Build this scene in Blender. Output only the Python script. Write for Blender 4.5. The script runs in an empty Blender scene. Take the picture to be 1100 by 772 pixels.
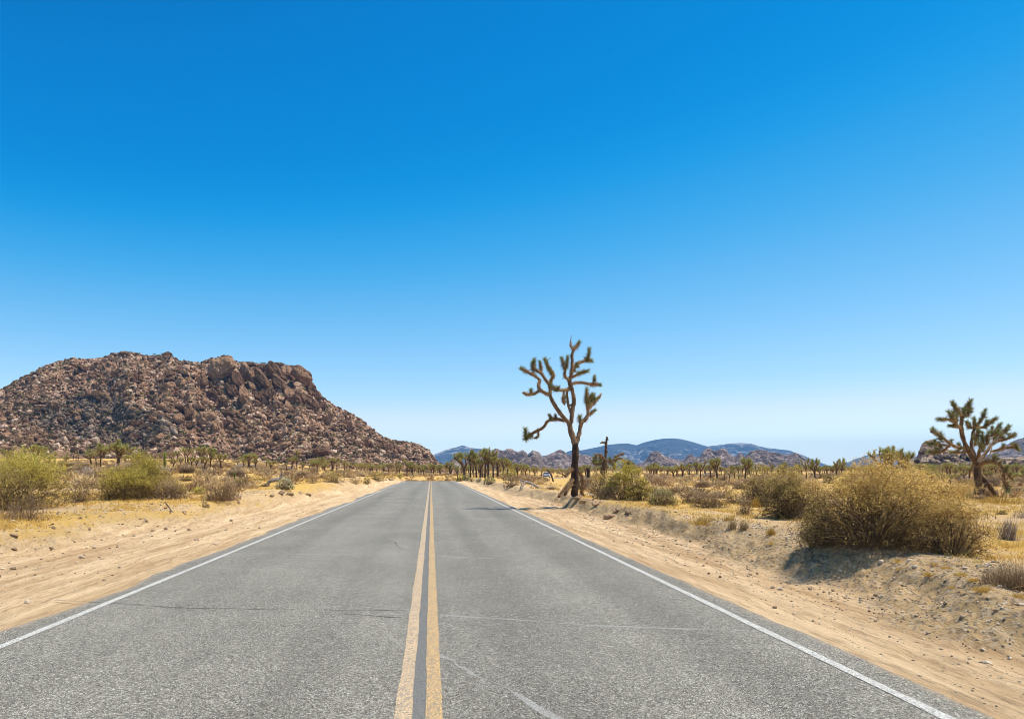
import bpy, math
import numpy as np
from mathutils import Vector

S = bpy.context.scene
COL = S.collection

# ------------------------------------------------------------------ camera, sky, sun, exposure
HAZE_DENSITY = 0.00011
CAM_H = 1.5
FPX = 800.0            # focal length in photo pixels (photo is 1100 wide)
VX, VY = 463.0, 505.0  # vanishing point of the road in the photo
cam_data = bpy.data.cameras.new('camera')
cam_data.sensor_width = 36.0
cam_data.lens = FPX / 1100.0 * 36.0
cam_data.shift_x = (550 - VX) / 1100.0
cam_data.shift_y = (VY - 386) / 1100.0
cam_data.clip_start = 0.1
cam_data.clip_end = 30000
cam = bpy.data.objects.new('camera', cam_data)
cam.location = (0, 0, CAM_H)
cam.rotation_euler = (math.radians(90), 0, 0)
COL.objects.link(cam)
S.camera = cam

SUN_AZ = math.radians(86)    # from +Y (down the road) towards +X (right)
SUN_EL = math.radians(68)
SKY_CURVES = (
    ((0, 0), (0.084, 0.0), (0.100, 0.002), (0.115, 0.030), (0.150, 0.150), (0.250, 0.48), (0.460, 1.05), (0.90, 1.16)),
    ((0, 0), (0.120, 0.12), (0.152, 0.208), (0.183, 0.268), (0.216, 0.360), (0.275, 0.50), (0.430, 0.79), (0.710, 1.27)),
    ((0, 0), (0.25, 0.30), (0.342, 0.630), (0.400, 0.725), (0.450, 0.810), (0.550, 0.915), (0.760, 1.10), (0.950, 1.25)))
w = bpy.data.worlds.new('World')
S.world = w
w.use_nodes = True
wn = w.node_tree.nodes
wl = w.node_tree.links
wn.clear()
sky = wn.new('ShaderNodeTexSky')
sky.sky_type = 'NISHITA'
sky.sun_disc = False
sky.sun_elevation = SUN_EL
sky.sun_rotation = SUN_AZ
sky.altitude = 1200
sky.air_density = 0.7
sky.dust_density = 0.0
sky.ozone_density = 6.0
BGS = 0.10
# a polarising filter's response: deep blue overhead, pale at the horizon
sc0 = wn.new('ShaderNodeVectorMath'); sc0.operation = 'SCALE'; sc0.inputs['Scale'].default_value = BGS
cv = wn.new('ShaderNodeRGBCurve')
EXPO = 2 ** 0.35
for k, pts in enumerate(SKY_CURVES):
    c = cv.mapping.curves[k]
    while len(c.points) < len(pts): c.points.new(0.5, 0.5)
    for p, (a_, b_) in zip(c.points, pts):
        p.location = (a_ / EXPO, b_ / EXPO)
        p.handle_type = 'AUTO_CLAMPED'
cv.mapping.use_clip = True
cv.mapping.extend = 'HORIZONTAL'
cv.mapping.update()
sc1 = wn.new('ShaderNodeVectorMath'); sc1.operation = 'SCALE'; sc1.inputs['Scale'].default_value = 1 / BGS
bg = wn.new('ShaderNodeBackground')
bg.inputs['Strength'].default_value = BGS
wo = wn.new('ShaderNodeOutputWorld')
wl.new(sky.outputs[0], sc0.inputs[0])
wl.new(sc0.outputs[0], cv.inputs['Color'])
wl.new(cv.outputs[0], sc1.inputs[0])
wl.new(sc1.outputs[0], bg.inputs['Color'])
wl.new(bg.outputs[0], wo.inputs['Surface'])

sun_d = bpy.data.lights.new('sun', 'SUN')
sun_d.energy = 4.6
sun_d.angle = math.radians(0.53)
sun_d.color = (1.0, 0.93, 0.80)
sun = bpy.data.objects.new('sun', sun_d)
sdir = Vector((math.sin(SUN_AZ) * math.cos(SUN_EL), math.cos(SUN_AZ) * math.cos(SUN_EL), math.sin(SUN_EL)))
sun.rotation_euler = sdir.to_track_quat('Z', 'Y').to_euler()
sun.location = (20, 5, 60)
COL.objects.link(sun)

S.view_settings.view_transform = 'Standard'
S.view_settings.look = 'None'
S.view_settings.exposure = 0.35
S.view_settings.gamma = 1.0
S.view_settings.use_curve_mapping = False
S.render.engine = 'CYCLES'
S.cycles.use_denoising = True
S.cycles.max_bounces = 5
S.cycles.diffuse_bounces = 3
S.cycles.volume_bounces = 0
S.cycles.transparent_max_bounces = 4
S.cycles.pixel_filter_type = 'BLACKMAN_HARRIS'
S.cycles.filter_width = 0.9

# ------------------------------------------------------------------ numeric helpers
def hash2(ix, iy, seed):
    h = (ix.astype(np.int64) * 374761393 + iy.astype(np.int64) * 668265263 + seed * 974634777) & 0xFFFFFFFF
    h = ((h ^ (h >> 13)) * 1274126177) & 0xFFFFFFFF
    h = (h ^ (h >> 16)) & 0xFFFFFFFF
    h = (h * 2246822519) & 0xFFFFFFFF
    h = (h ^ (h >> 15)) & 0xFFFFFFFF
    return h / 4294967295.0

def vnoise(x, y, seed=0):
    x, y = np.asarray(x, float), np.asarray(y, float)
    ix, iy = np.floor(x), np.floor(y)
    fx, fy = x - ix, y - iy
    ux, uy = fx * fx * (3 - 2 * fx), fy * fy * (3 - 2 * fy)
    a, b = hash2(ix, iy, seed), hash2(ix + 1, iy, seed)
    c, d = hash2(ix, iy + 1, seed), hash2(ix + 1, iy + 1, seed)
    return (a * (1 - ux) + b * ux) * (1 - uy) + (c * (1 - ux) + d * ux) * uy

def fbm(x, y, seed=0, octv=4, gain=0.5):
    """about -1..1"""
    s, a, t, f = 0.0, 1.0, 0.0, 1.0
    for o in range(octv):
        s = s + a * (2 * vnoise(x * f + 17.3 * o, y * f - 9.1 * o, seed + o) - 1)
        t += a
        a *= gain
        f *= 2.03
    return s / t * 1.5

def voro(x, y, seed=0):
    """distance to the nearest and second nearest cell point and the cell's random value"""
    x, y = np.asarray(x, float), np.asarray(y, float)
    ix, iy = np.floor(x), np.floor(y)
    d1 = np.full(x.shape, 9.0)
    d2 = np.full(x.shape, 9.0)
    rv = np.zeros(x.shape)
    for dx in (-1, 0, 1):
        for dy in (-1, 0, 1):
            cx, cy = ix + dx, iy + dy
            px = cx + 0.1 + 0.8 * hash2(cx, cy, seed)
            py = cy + 0.1 + 0.8 * hash2(cx, cy, seed + 7)
            d = np.hypot(px - x, py - y)
            r = hash2(cx, cy, seed + 13)
            near = d < d1
            d2 = np.where(near, d1, np.minimum(d2, d))
            rv = np.where(near, r, rv)
            d1 = np.where(near, d, d1)
    return d1, d2, rv

def sstep(a, b, x):
    t = np.clip((x - a) / (b - a), 0, 1)
    return t * t * (3 - 2 * t)

# ------------------------------------------------------------------ mesh helpers
class MB:
    """collects triangles and quads, each vertex with a tone 0..1"""
    def __init__(self):
        self.v, self.t, self.q, self.tone, self.n = [], [], [], [], 0
    def add(self, V, T=None, Q=None, tone=0.5):
        V = np.asarray(V, float).reshape(-1, 3)
        if T is not None and len(T):
            self.t.append(np.asarray(T, np.int64).reshape(-1, 3) + self.n)
        if Q is not None and len(Q):
            self.q.append(np.asarray(Q, np.int64).reshape(-1, 4) + self.n)
        self.v.append(V)
        self.tone.append(np.broadcast_to(np.asarray(tone, float), (len(V),)).copy())
        self.n += len(V)
    def mesh(self, name, mat, smooth=False):
        V = np.concatenate(self.v) if self.v else np.zeros((0, 3))
        T = np.concatenate(self.t) if self.t else np.zeros((0, 3), np.int64)
        Q = np.concatenate(self.q) if self.q else np.zeros((0, 4), np.int64)
        me = bpy.data.meshes.new(name)
        me.vertices.add(len(V))
        me.vertices.foreach_set('co', V.astype(np.float32).ravel())
        nl = len(T) * 3 + len(Q) * 4
        me.loops.add(nl)
        me.loops.foreach_set('vertex_index', np.concatenate([T.ravel(), Q.ravel()]).astype(np.int32))
        me.polygons.add(len(T) + len(Q))
        st = np.concatenate([np.arange(len(T)) * 3, len(T) * 3 + np.arange(len(Q)) * 4]).astype(np.int32)
        me.polygons.foreach_set('loop_start', st)
        me.polygons.foreach_set('use_smooth', np.full(len(T) + len(Q), smooth))
        at = me.attributes.new('tone', 'FLOAT', 'POINT')
        at.data.foreach_set('value', np.concatenate(self.tone).astype(np.float32) if self.tone else np.zeros(0, np.float32))
        me.materials.append(mat)
        me.update()
        me.validate()
        return me
    def obj(self, name, mat, parent=None, smooth=False):
        o = bpy.data.objects.new(name, self.mesh(name, mat, smooth))
        COL.objects.link(o)
        if parent is not None:
            o.parent = parent
        return o

def tag(o, label=None, cat=None, group=None, kind=None):
    if label: o['label'] = label
    if cat: o['category'] = cat
    if group: o['group'] = group
    if kind: o['kind'] = kind
    return o

def empty(name, loc, rz=0.0, sc=1.0):
    o = bpy.data.objects.new(name, None)
    o.empty_display_size = 0.3
    o.location = loc
    o.rotation_euler = (0, 0, rz)
    o.scale = (sc, sc, sc) if np.isscalar(sc) else sc
    COL.objects.link(o)
    return o

def copy_tree(o, parent=None):
    c = o.copy()
    COL.objects.link(c)
    c.parent = parent
    for ch in list(o.children):
        copy_tree(ch, c)
    return c

def grid_quads(nr, nc):
    i = np.arange(nr * nc).reshape(nr, nc)
    return np.stack([i[:-1, :-1], i[:-1, 1:], i[1:, 1:], i[1:, :-1]], -1).reshape(-1, 4)

def add_attr(me, name, arr):
    a = me.attributes.new(name, 'FLOAT', 'POINT')
    a.data.foreach_set('value', np.asarray(arr, np.float32).ravel())

# ------------------------------------------------------------------ material helpers
class NT:
    def __init__(self, name):
        self.m = bpy.data.materials.new(name)
        self.m.use_nodes = True
        self.t = self.m.node_tree
        self.n = self.t.nodes
        self.n.clear()
        self.out = self.n.new('ShaderNodeOutputMaterial')
        self.b = self.n.new('ShaderNodeBsdfPrincipled')
        self.b.inputs['Roughness'].default_value = 0.9
        self.b.inputs['Specular IOR Level'].default_value = 0.2
        self.t.links.new(self.b.outputs[0], self.out.inputs[0])
    def link(self, a, b): self.t.links.new(a, b)
    def _set(self, inp, v):
        if hasattr(v, 'links') or isinstance(v, bpy.types.NodeSocket): self.link(v, inp)
        else: inp.default_value = v
    def pos(self, scale=(1, 1, 1), obj=False):
        if obj:
            tc = self.n.new('ShaderNodeTexCoord'); src = tc.outputs['Object']
        else:
            g = self.n.new('ShaderNodeNewGeometry'); src = g.outputs['Position']
        mp = self.n.new('ShaderNodeMapping'); mp.inputs['Scale'].default_value = scale
        self.link(src, mp.inputs[0])
        return mp.outputs[0]
    def noise(self, vec, scale=1.0, detail=4, rough=0.6, dist=0.0):
        x = self.n.new('ShaderNodeTexNoise')
        self.link(vec, x.inputs['Vector'])
        x.inputs['Scale'].default_value = scale
        x.inputs['Detail'].default_value = detail
        x.inputs['Roughness'].default_value = rough
        x.inputs['Distortion'].default_value = dist
        return x.outputs[0]
    def voro(self, vec, scale, feature='F1', out=0):
        x = self.n.new('ShaderNodeTexVoronoi')
        x.feature = feature
        self.link(vec, x.inputs['Vector'])
        x.inputs['Scale'].default_value = scale
        return x.outputs[out]
    def attr(self, name):
        x = self.n.new('ShaderNodeAttribute'); x.attribute_name = name
        return x.outputs['Fac']
    def objrand(self):
        return self.n.new('ShaderNodeObjectInfo').outputs['Random']
    def ramp(self, fac, stops, interp='LINEAR'):
        x = self.n.new('ShaderNodeValToRGB')
        x.color_ramp.interpolation = interp
        e = x.color_ramp.elements
        while len(e) < len(stops): e.new(0.5)
        for k, (p, c) in enumerate(stops):
            e[k].position = p
            e[k].color = (c, c, c, 1) if np.isscalar(c) else (*c, 1)
        self.link(fac, x.inputs[0])
        return x.outputs[0]
    def math(self, op, a, b=0.0, clamp=False):
        x = self.n.new('ShaderNodeMath'); x.operation = op; x.use_clamp = clamp
        self._set(x.inputs[0], a); self._set(x.inputs[1], b)
        return x.outputs[0]
    def mix(self, fac, a, b, mode='MIX'):
        x = self.n.new('ShaderNodeMix'); x.data_type = 'RGBA'; x.blend_type = mode
        self._set(x.inputs[0], fac)
        for s, v in ((x.inputs[6], a), (x.inputs[7], b)):
            if isinstance(v, tuple): s.default_value = (*v, 1)
            else: self.link(v, s)
        return x.outputs[2]
    def bump(self, h, dist=0.02, strength=1.0, prev=None):
        x = self.n.new('ShaderNodeBump')
        x.inputs['Distance'].default_value = dist
        x.inputs['Strength'].default_value = strength
        self.link(h, x.inputs['Height'])
        if prev is not None: self.link(prev, x.inputs['Normal'])
        return x.outputs[0]
    def done(self, color, normal=None, rough=None, trans=0.0):
        self._set(self.b.inputs['Base Color'], color if not isinstance(color, tuple) else (*color, 1))
        if normal is not None: self.link(normal, self.b.inputs['Normal'])
        if rough is not None: self.b.inputs['Roughness'].default_value = rough
        if trans:
            tr = self.n.new('ShaderNodeBsdfTranslucent')
            self._set(tr.inputs['Color'], color if not isinstance(color, tuple) else (*color, 1))
            ms = self.n.new('ShaderNodeMixShader'); ms.inputs[0].default_value = trans
            self.link(self.b.outputs[0], ms.inputs[1]); self.link(tr.outputs[0], ms.inputs[2])
            self.link(ms.outputs[0], self.out.inputs[0])
        return self.m

def tone_mat(name, stops, nscale=0.0, namp=0.25, trans=0.0, rough=0.85, bump=None, randamp=0.0):
    """colour from each vertex's tone, broken up by noise and by a random value per object"""
    m = NT(name)
    f = m.attr('tone')
    p = m.pos(obj=True)
    if nscale:
        f = m.math('ADD', f, m.math('MULTIPLY', m.math('SUBTRACT', m.noise(p, nscale, 3, 0.6), 0.5), namp * 2))
    if randamp:
        f = m.math('ADD', f, m.math('MULTIPLY', m.math('SUBTRACT', m.objrand(), 0.5), randamp * 2))
    c = m.ramp(f, stops)
    nrm = m.bump(m.noise(p, bump[0], 4, 0.65), bump[1]) if bump else None
    return m.done(c, nrm, rough, trans)

# ------------------------------------------------------------------ the road's line and the ground's height
_s = np.arange(0, 260, 1.0)
def _road():
    pts, x, y, th = [], 0.0, 104.0, 0.0
    for _ in range(200):
        pts.append((x, y, th))
        x += math.sin(th) * 1.0
        y += math.cos(th) * 1.0
        if th < math.radians(58): th += 1.0 / 135.0
    return np.array(pts)
ROAD = _road()

def road_z(y):
    y = np.asarray(y, float)
    return -0.68 * sstep(102, 136, y) + 0.26 * sstep(150, 186, y)

def road_coord(x, y):
    """signed distance from the road's middle, and the road's height there"""
    off = np.array(x, float)
    zr = np.zeros_like(off)
    m = (y > 104) & (y < 330)
    if m.any():
        xs, ys = x[m], y[m]
        best = np.full(xs.shape, 1e9)
        so = np.zeros(xs.shape)
        zz = np.zeros(xs.shape)
        for (rx, ry, th) in ROAD:
            dx, dy = xs - rx, ys - ry
            d = np.hypot(dx, dy)
            k = d < best
            lat = dx * math.cos(th) - dy * math.sin(th)
            best = np.where(k, d, best)
            so = np.where(k, np.where(lat < 0, -1, 1) * d, so)
            zz = np.where(k, road_z(ry), zz)
        off[m] = so
        zr[m] = zz
    far = y >= 330
    off[far] = np.where(x[far] < 0, -60, 60)
    return off, zr

def ground(x, y, fine=True, want_zones=False):
    shp = np.shape(x)
    x = np.atleast_1d(np.asarray(x, float)).ravel()
    y = np.atleast_1d(np.asarray(y, float)).ravel()
    off, zr = road_coord(x, y)
    left = off < 0
    ao = np.abs(off)
    yy = np.maximum(y, 1.0)
    a = -x / np.maximum(y, 8.0)
    rise = 0.0205 * np.maximum(y - 22, 0) * sstep(0.0, 0.34, a)
    rise = np.where(y > 480, 0.0205 * 458 * sstep(0.0, 0.34, a) * (1 - sstep(520, 900, y)), rise)
    zp = np.where(left, 0.42, 0.40) + rise
    zp = zp + 0.10 * fbm(x / 9, y / 9, 3, 3) * sstep(0.5, 3.0, ao - 6) + 0.035 * fbm(x / 1.7, y / 1.7, 5, 3)
    pxx = VX + FPX * x / yy
    zp = zp - 0.95 * np.exp(-((pxx - 603) / 26) ** 2) * sstep(70, 120, y) * (1 - sstep(235, 300, y))
    zp = zp - 0.12 * sstep(1.5, 6, ao - 6) * sstep(0, 10, np.where(left, 0, 10)) * (1 - sstep(60, 110, y))
    # bank between the dirt shoulder and the desert
    wob = 0.45 * fbm(x / 2.3, y / 2.3, 21, 4, 0.6) + 0.16 * fbm(x / 0.35, y / 0.35, 22, 3)
    toe = np.where(left, 5.1 + 2.3 * np.exp(-np.maximum(y - 6, 0) / 16.0), 4.55 + 0.2 * vnoise(x, y / 9, 3))
    wid = np.where(left, 1.75, 1.3)
    steep = np.where(left, 0.35 * sstep(24, 30, y) * (1 - sstep(48, 60, y)), sstep(12, 17, y) * (1 - sstep(36, 48, y)))
    toe = toe + 0.75 * steep
    wid = wid * (1 - 0.5 * steep)
    t = sstep(0.0, 1.0, (ao - toe + wob) / wid)
    sh = 0.012 * fbm(off / 0.33, y / 7.0, 31, 3) + 0.02 * fbm(off / 1.2, y / 3.0, 33, 3)
    edge = np.where(left, 4.0, 3.42)
    zs = zr - 0.03 + 0.05 * sstep(0.3, 2.2, ao - edge) + sh * sstep(0.1, 0.5, ao - edge)
    rough = t * (1 - t) * 4
    cl = 0.0
    if fine:
        near = 1 - sstep(40, 75, y)
        cl = near * (0.085 * rough * fbm(x / 0.30, y / 0.36, 41, 4, 0.6) + 0.010 * fbm(x / 0.12, y / 0.12, 44, 2) * sstep(0.2, 0.5, ao - edge))
        # small rills down the bank
        cl = cl - near * np.where(left, 0.07, 0.025) * rough * np.maximum(0, fbm(y / 0.4 + off * 0.3, off / 2.5, 47, 2))
    z = zs * (1 - t) + (zp + np.where(left, 0.0, 0.06) * np.exp(-((ao - toe - wid) / 0.6) ** 2)) * t + cl
    under = ao < edge - 0.35
    z = np.where(under, zr - 0.09, z)
    z = z - 2.0 * sstep(0.0, 1.0, (ao - 40) / 30) * 0
    if want_zones:
        shoulder = (1 - t) * (1 - sstep(300, 330, y)) * (1 - 0.85 * sstep(112, 126, y) * (x < 18))
        bank = rough
        return z.reshape(shp), shoulder.reshape(shp), bank.reshape(shp), off.reshape(shp)
    return z.reshape(shp)

def G(x, y): return float(ground(np.array([x]), np.array([y]))[0])

_scanD = np.concatenate([np.arange(5, 60, 0.15), np.arange(60, 420, 1.0)])
def at(px, py):
    """the point of the ground that the photo shows at this pixel: (x, y, z)"""
    X = (px - VX) / FPX * _scanD
    Z = ground(X, _scanD, fine=False)
    Y = VY + (CAM_H - Z) / _scanD * FPX
    k = np.argmax(Y <= py) if (Y <= py).any() else int(np.argmin(Y))
    return float(X[k]), float(_scanD[k]), G(X[k], _scanD[k])

# ------------------------------------------------------------------ materials of the setting
def mat_ground():
    m = NT('desert_ground')
    p = m.pos()
    sh, bk, gr = m.attr('shoulder'), m.attr('bank'), m.attr('grass')
    n1 = m.noise(p, 0.35, 5, 0.6)
    n2 = m.noise(p, 3.0, 6, 0.65)
    n3 = m.noise(p, 22.0, 4, 0.7)
    n4 = m.noise(p, 110.0, 3, 0.7)
    # dirt shoulder, streaked along the road by tyres
    ps = m.pos((1.0, 0.06, 1.0))
    st = m.noise(ps, 3.4, 6, 0.62, 0.4)
    st2 = m.noise(m.pos((1.0, 0.12, 1.0)), 16.0, 4, 0.65)
    sand = m.mix(m.ramp(st, [(0.36, 0), (0.62, 1)]), (0.54, 0.34, 0.165), (0.84, 0.60, 0.345))
    sand = m.mix(m.math('MULTIPLY', m.ramp(st2, [(0.5, 0), (0.64, 1)]), 0.55), sand, (0.36, 0.225, 0.12))
    sand = m.mix(m.math('MULTIPLY', m.ramp(n4, [(0.52, 0), (0.66, 1)]), 0.5), sand, (0.36, 0.26, 0.18))
    # desert soil with dry yellow grass litter
    soil = m.mix(n2, (0.56, 0.355, 0.165), (0.80, 0.56, 0.30))
    gy = m.mix(n3, (0.48, 0.27, 0.05), (0.84, 0.54, 0.14))
    gm_ = m.math('ADD', m.math('ADD', m.math('MULTIPLY', m.noise(p, 1.3, 6, 0.7), 0.7), m.math('MULTIPLY', m.noise(p, 9.0, 5, 0.75), 0.75)), m.math('MULTIPLY', gr, 0.6))
    soil = m.mix(m.ramp(gm_, [(0.98, 0), (1.22, 0.95)]), soil, gy)
    soil = m.mix(m.math('MULTIPLY', m.ramp(n3, [(0.55, 0), (0.75, 1)]), 0.55), soil, (0.20, 0.13, 0.07))
    soil = m.mix(m.math('MULTIPLY', m.ramp(m.noise(p, 8.0, 5, 0.75), [(0.54, 0), (0.66, 1)]), 0.5), soil, (0.25, 0.16, 0.08))
    soil = m.mix(m.math('MULTIPLY', m.ramp(n1, [(0.42, 0), (0.62, 1)]), 0.3), soil, (0.38, 0.26, 0.16))
    # gravelly bank
    bankc = m.mix(n2, (0.42, 0.27, 0.125), (0.68, 0.47, 0.24))
    pv = m.voro(p, 26, out=1)
    sep = m.n.new('ShaderNodeSeparateColor'); m.link(pv, sep.inputs[0])
    bankc = m.mix(m.math('MULTIPLY', m.ramp(sep.outputs[0], [(0.62, 0), (0.9, 1)]), 0.5), bankc, (0.60, 0.50, 0.38))
    bankc = m.mix(m.math('MULTIPLY', m.ramp(sep.outputs[1], [(0.7, 0), (0.9, 1)]), 0.6), bankc, (0.16, 0.12, 0.09))
    c = m.mix(m.ramp(m.math('ADD', sh, m.math('MULTIPLY', m.math('SUBTRACT', n2, 0.5), 0.5)), [(0.35, 0), (0.65, 1)]), soil, sand)
    bf = m.math('MULTIPLY', bk, m.attr('gravel'))
    c = m.mix(m.ramp(m.math('ADD', bf, m.math('MULTIPLY', m.math('SUBTRACT', n2, 0.5), 0.7)), [(0.12, 0), (0.55, 1)]), c, bankc)
    hb = m.math('ADD', m.math('MULTIPLY', n3, 0.7), m.math('MULTIPLY', n4, 0.35))
    b1 = m.bump(hb, 0.05, 1.0)
    b2 = m.bump(m.math('ADD', st, m.math('MULTIPLY', st2, 0.5)), 0.06, 0.8, b1)
    return m.done(c, b2, 0.95)

def mat_asphalt():
    m = NT('worn_asphalt')
    p = m.pos()
    def chips(sc):
        v = m.voro(p, sc, out=1)
        sep = m.n.new('ShaderNodeSeparateColor'); m.link(v, sep.inputs[0])
        return sep
    c1, c2 = chips(165), chips(80)
    f = m.math('ADD', m.math('MULTIPLY', c1.outputs[0], 0.72), m.math('MULTIPLY', c2.outputs[0], 0.28))
    c = m.ramp(f, [(0.06, (0.028, 0.026, 0.022)), (0.34, (0.115, 0.110, 0.096)), (0.60, (0.25, 0.241, 0.208)), (0.80, (0.46, 0.445, 0.385)), (0.97, (0.80, 0.77, 0.69))])
    c = m.mix(m.math('MULTIPLY', m.ramp(c1.outputs[1], [(0.8, 0), (0.9, 1)]), 0.5), c, (0.36, 0.26, 0.19))
    c3, c4 = chips(26), chips(9)
    c = m.mix(1.0, c, m.ramp(c3.outputs[0], [(0.0, 0.93), (1.0, 1.07)]), 'MULTIPLY')
    c = m.mix(1.0, c, m.ramp(c4.outputs[0], [(0.0, (0.98, 0.965, 0.93)), (1.0, (1.05, 1.03, 0.985))]), 'MULTIPLY')
    n1 = m.noise(p, 0.5, 5, 0.6)
    n2 = m.noise(m.pos((1.0, 0.03, 1.0)), 0.9, 4, 0.6)
    c = m.mix(1.0, c, m.ramp(n1, [(0.3, 0.86), (0.7, 1.08)]), 'MULTIPLY')
    c = m.mix(1.0, c, m.ramp(n2, [(0.35, 0.80), (0.65, 1.0)]), 'MULTIPLY')
    # polished, oily wheel paths and the dark seam between paving passes
    w_ = m.ramp(m.math('MULTIPLY', m.attr('wheel'), m.ramp(m.noise(m.pos((1.0, 0.08, 1.0)), 1.6, 4, 0.6), [(0.3, 0.35), (0.65, 1)])), [(0, 1.05), (1, 0.80)])
    c = m.mix(1.0, c, w_, 'MULTIPLY')
    o = m.attr('edge')
    n3 = m.noise(p, 7, 5, 0.75)
    e = m.ramp(m.math('ADD', o, m.math('MULTIPLY', m.math('SUBTRACT', n3, 0.5), 1.0)), [(0.72, 0), (1.15, 0.6)])
    c = m.mix(e, c, (0.42, 0.31, 0.20))
    hb = m.math('ADD', m.voro(p, 165), m.math('MULTIPLY', m.noise(p, 40, 3), 0.5))
    return m.done(c, m.bump(hb, 0.004, 0.9), 0.85)

def mat_paint(name, col, wear):
    m = NT(name)
    p = m.pos()
    v = m.voro(p, 165, out=1)
    sep = m.n.new('ShaderNodeSeparateColor'); m.link(v, sep.inputs[0])
    n = m.noise(p, 9, 6, 0.75)
    f = m.math('ADD', m.math('MULTIPLY', sep.outputs[0], 0.7), m.math('MULTIPLY', n, 0.5))
    dk = tuple(x * 0.72 for x in col)
    c = m.mix(sep.outputs[1], dk, col)
    c = m.mix(m.ramp(f, [(wear, 0), (wear + 0.06, 1)]), c, (0.20, 0.19, 0.165))
    return m.done(c, m.bump(m.voro(p, 165), 0.004, 0.7), 0.8)

def mat_rock(name, cols, sc=1.0, bump=0.25, crack=True, obj=False):
    m = NT(name)
    p = m.pos(obj=obj)
    n1 = m.noise(p, 0.10 * sc, 5, 0.6)
    n2 = m.noise(p, 0.8 * sc, 6, 0.7)
    c = m.ramp(m.math('ADD', m.math('MULTIPLY', m.attr('tone'), 0.6), m.math('ADD', m.math('MULTIPLY', n2, 0.45), m.math('MULTIPLY', m.math('SUBTRACT', n1, 0.5), 0.6))), cols)
    h = n2
    if crack:
        cr = m.voro(m.pos((1, 1, 0.55), obj=obj), 0.28 * sc, 'DISTANCE_TO_EDGE')
        h = m.math('ADD', m.math('MULTIPLY', m.ramp(cr, [(0.0, 0), (0.12, 1)]), 0.7), n2)
    return m.done(c, m.bump(h, bump / sc, 1.0), 0.92)

# ------------------------------------------------------------------ ground sheet
M_GROUND = mat_ground()
def build_ground():
    ys = [-60, -40, -25, -15, -8, -4, -1, 1.0, 2.0, 2.6]
    y = 2.8
    while y < 5200:
        ys.append(y)
        y *= 1.0072 if y < 60 else (1.012 if y < 700 else 1.05)
    ys = np.array(ys)
    u = np.linspace(-1, 1, 1100)
    u = np.sign(u) * (0.75 * np.abs(u) + 0.25 * np.abs(u) ** 4)
    W = 9 + 0.80 * np.maximum(ys, 0) + 0.5 * np.maximum(ys - 400, 0)
    W = np.where(ys < 0, 60, W)
    X = u[None, :] * W[:, None] * 1.0
    Y = np.repeat(ys[:, None], len(u), 1)
    z, sh, bk, off = ground(X, Y, True, True)
    V = np.stack([X, Y, z], -1).reshape(-1, 3)
    mb = MB()
    mb.add(V, Q=grid_quads(*X.shape))
    o = mb.obj('ground', M_GROUND, smooth=True)
    me = o.data
    g = np.clip(0.55 + 0.5 * fbm(X / 5, Y / 5, 51, 4), 0, 1)
    g = np.where(np.abs(off) < 8, g * 0.8, g)
    g = np.where(Y > 90, 0.75, g)
    add_attr(me, 'shoulder', sh)
    add_attr(me, 'bank', bk + np.where(off > 0, np.exp(-((np.abs(off) - 6.0) / 0.5) ** 2) * (Y < 16) * 0.6, 0))
    add_attr(me, 'grass', g)
    add_attr(me, 'gravel', np.where(off < 0, 0.30, 1.0))
    tag(o, 'sandy desert floor with dirt shoulders and dry yellow grass litter', kind='structure')
build_ground()

# ------------------------------------------------------------------ road
M_ASPH = mat_asphalt()
def road_frame():
    """stations of the road's middle line: x, y, z, heading"""
    st = [(0.0, y, 0.0, 0.0) for y in np.concatenate([np.arange(-50, 2, 2.0), np.arange(2, 40, 0.12), np.arange(40, 104, 0.5)])]
    st += [(x, y, float(road_z(y)), th) for x, y, th in ROAD]
    return np.array(st)
RF = road_frame()
def strip(off_a, off_b, z, nc=2, cb=None, y0=-50, y1=400, wob=None):
    st = RF[(RF[:, 1] >= y0) & (RF[:, 1] <= y1)]
    rows, V, T = len(st), [], []
    fr = np.linspace(0, 1, nc)
    for i, (x, y, zz, th) in enumerate(st):
        a, b = off_a, off_b
        if wob is not None: a, b = wob(i, y, a, b)
        o = a + (b - a) * fr
        V.append(np.stack([x + o * math.cos(th), y - o * math.sin(th), np.full(nc, zz + z)], -1))
    return np.concatenate(V), grid_quads(rows, nc)

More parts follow.
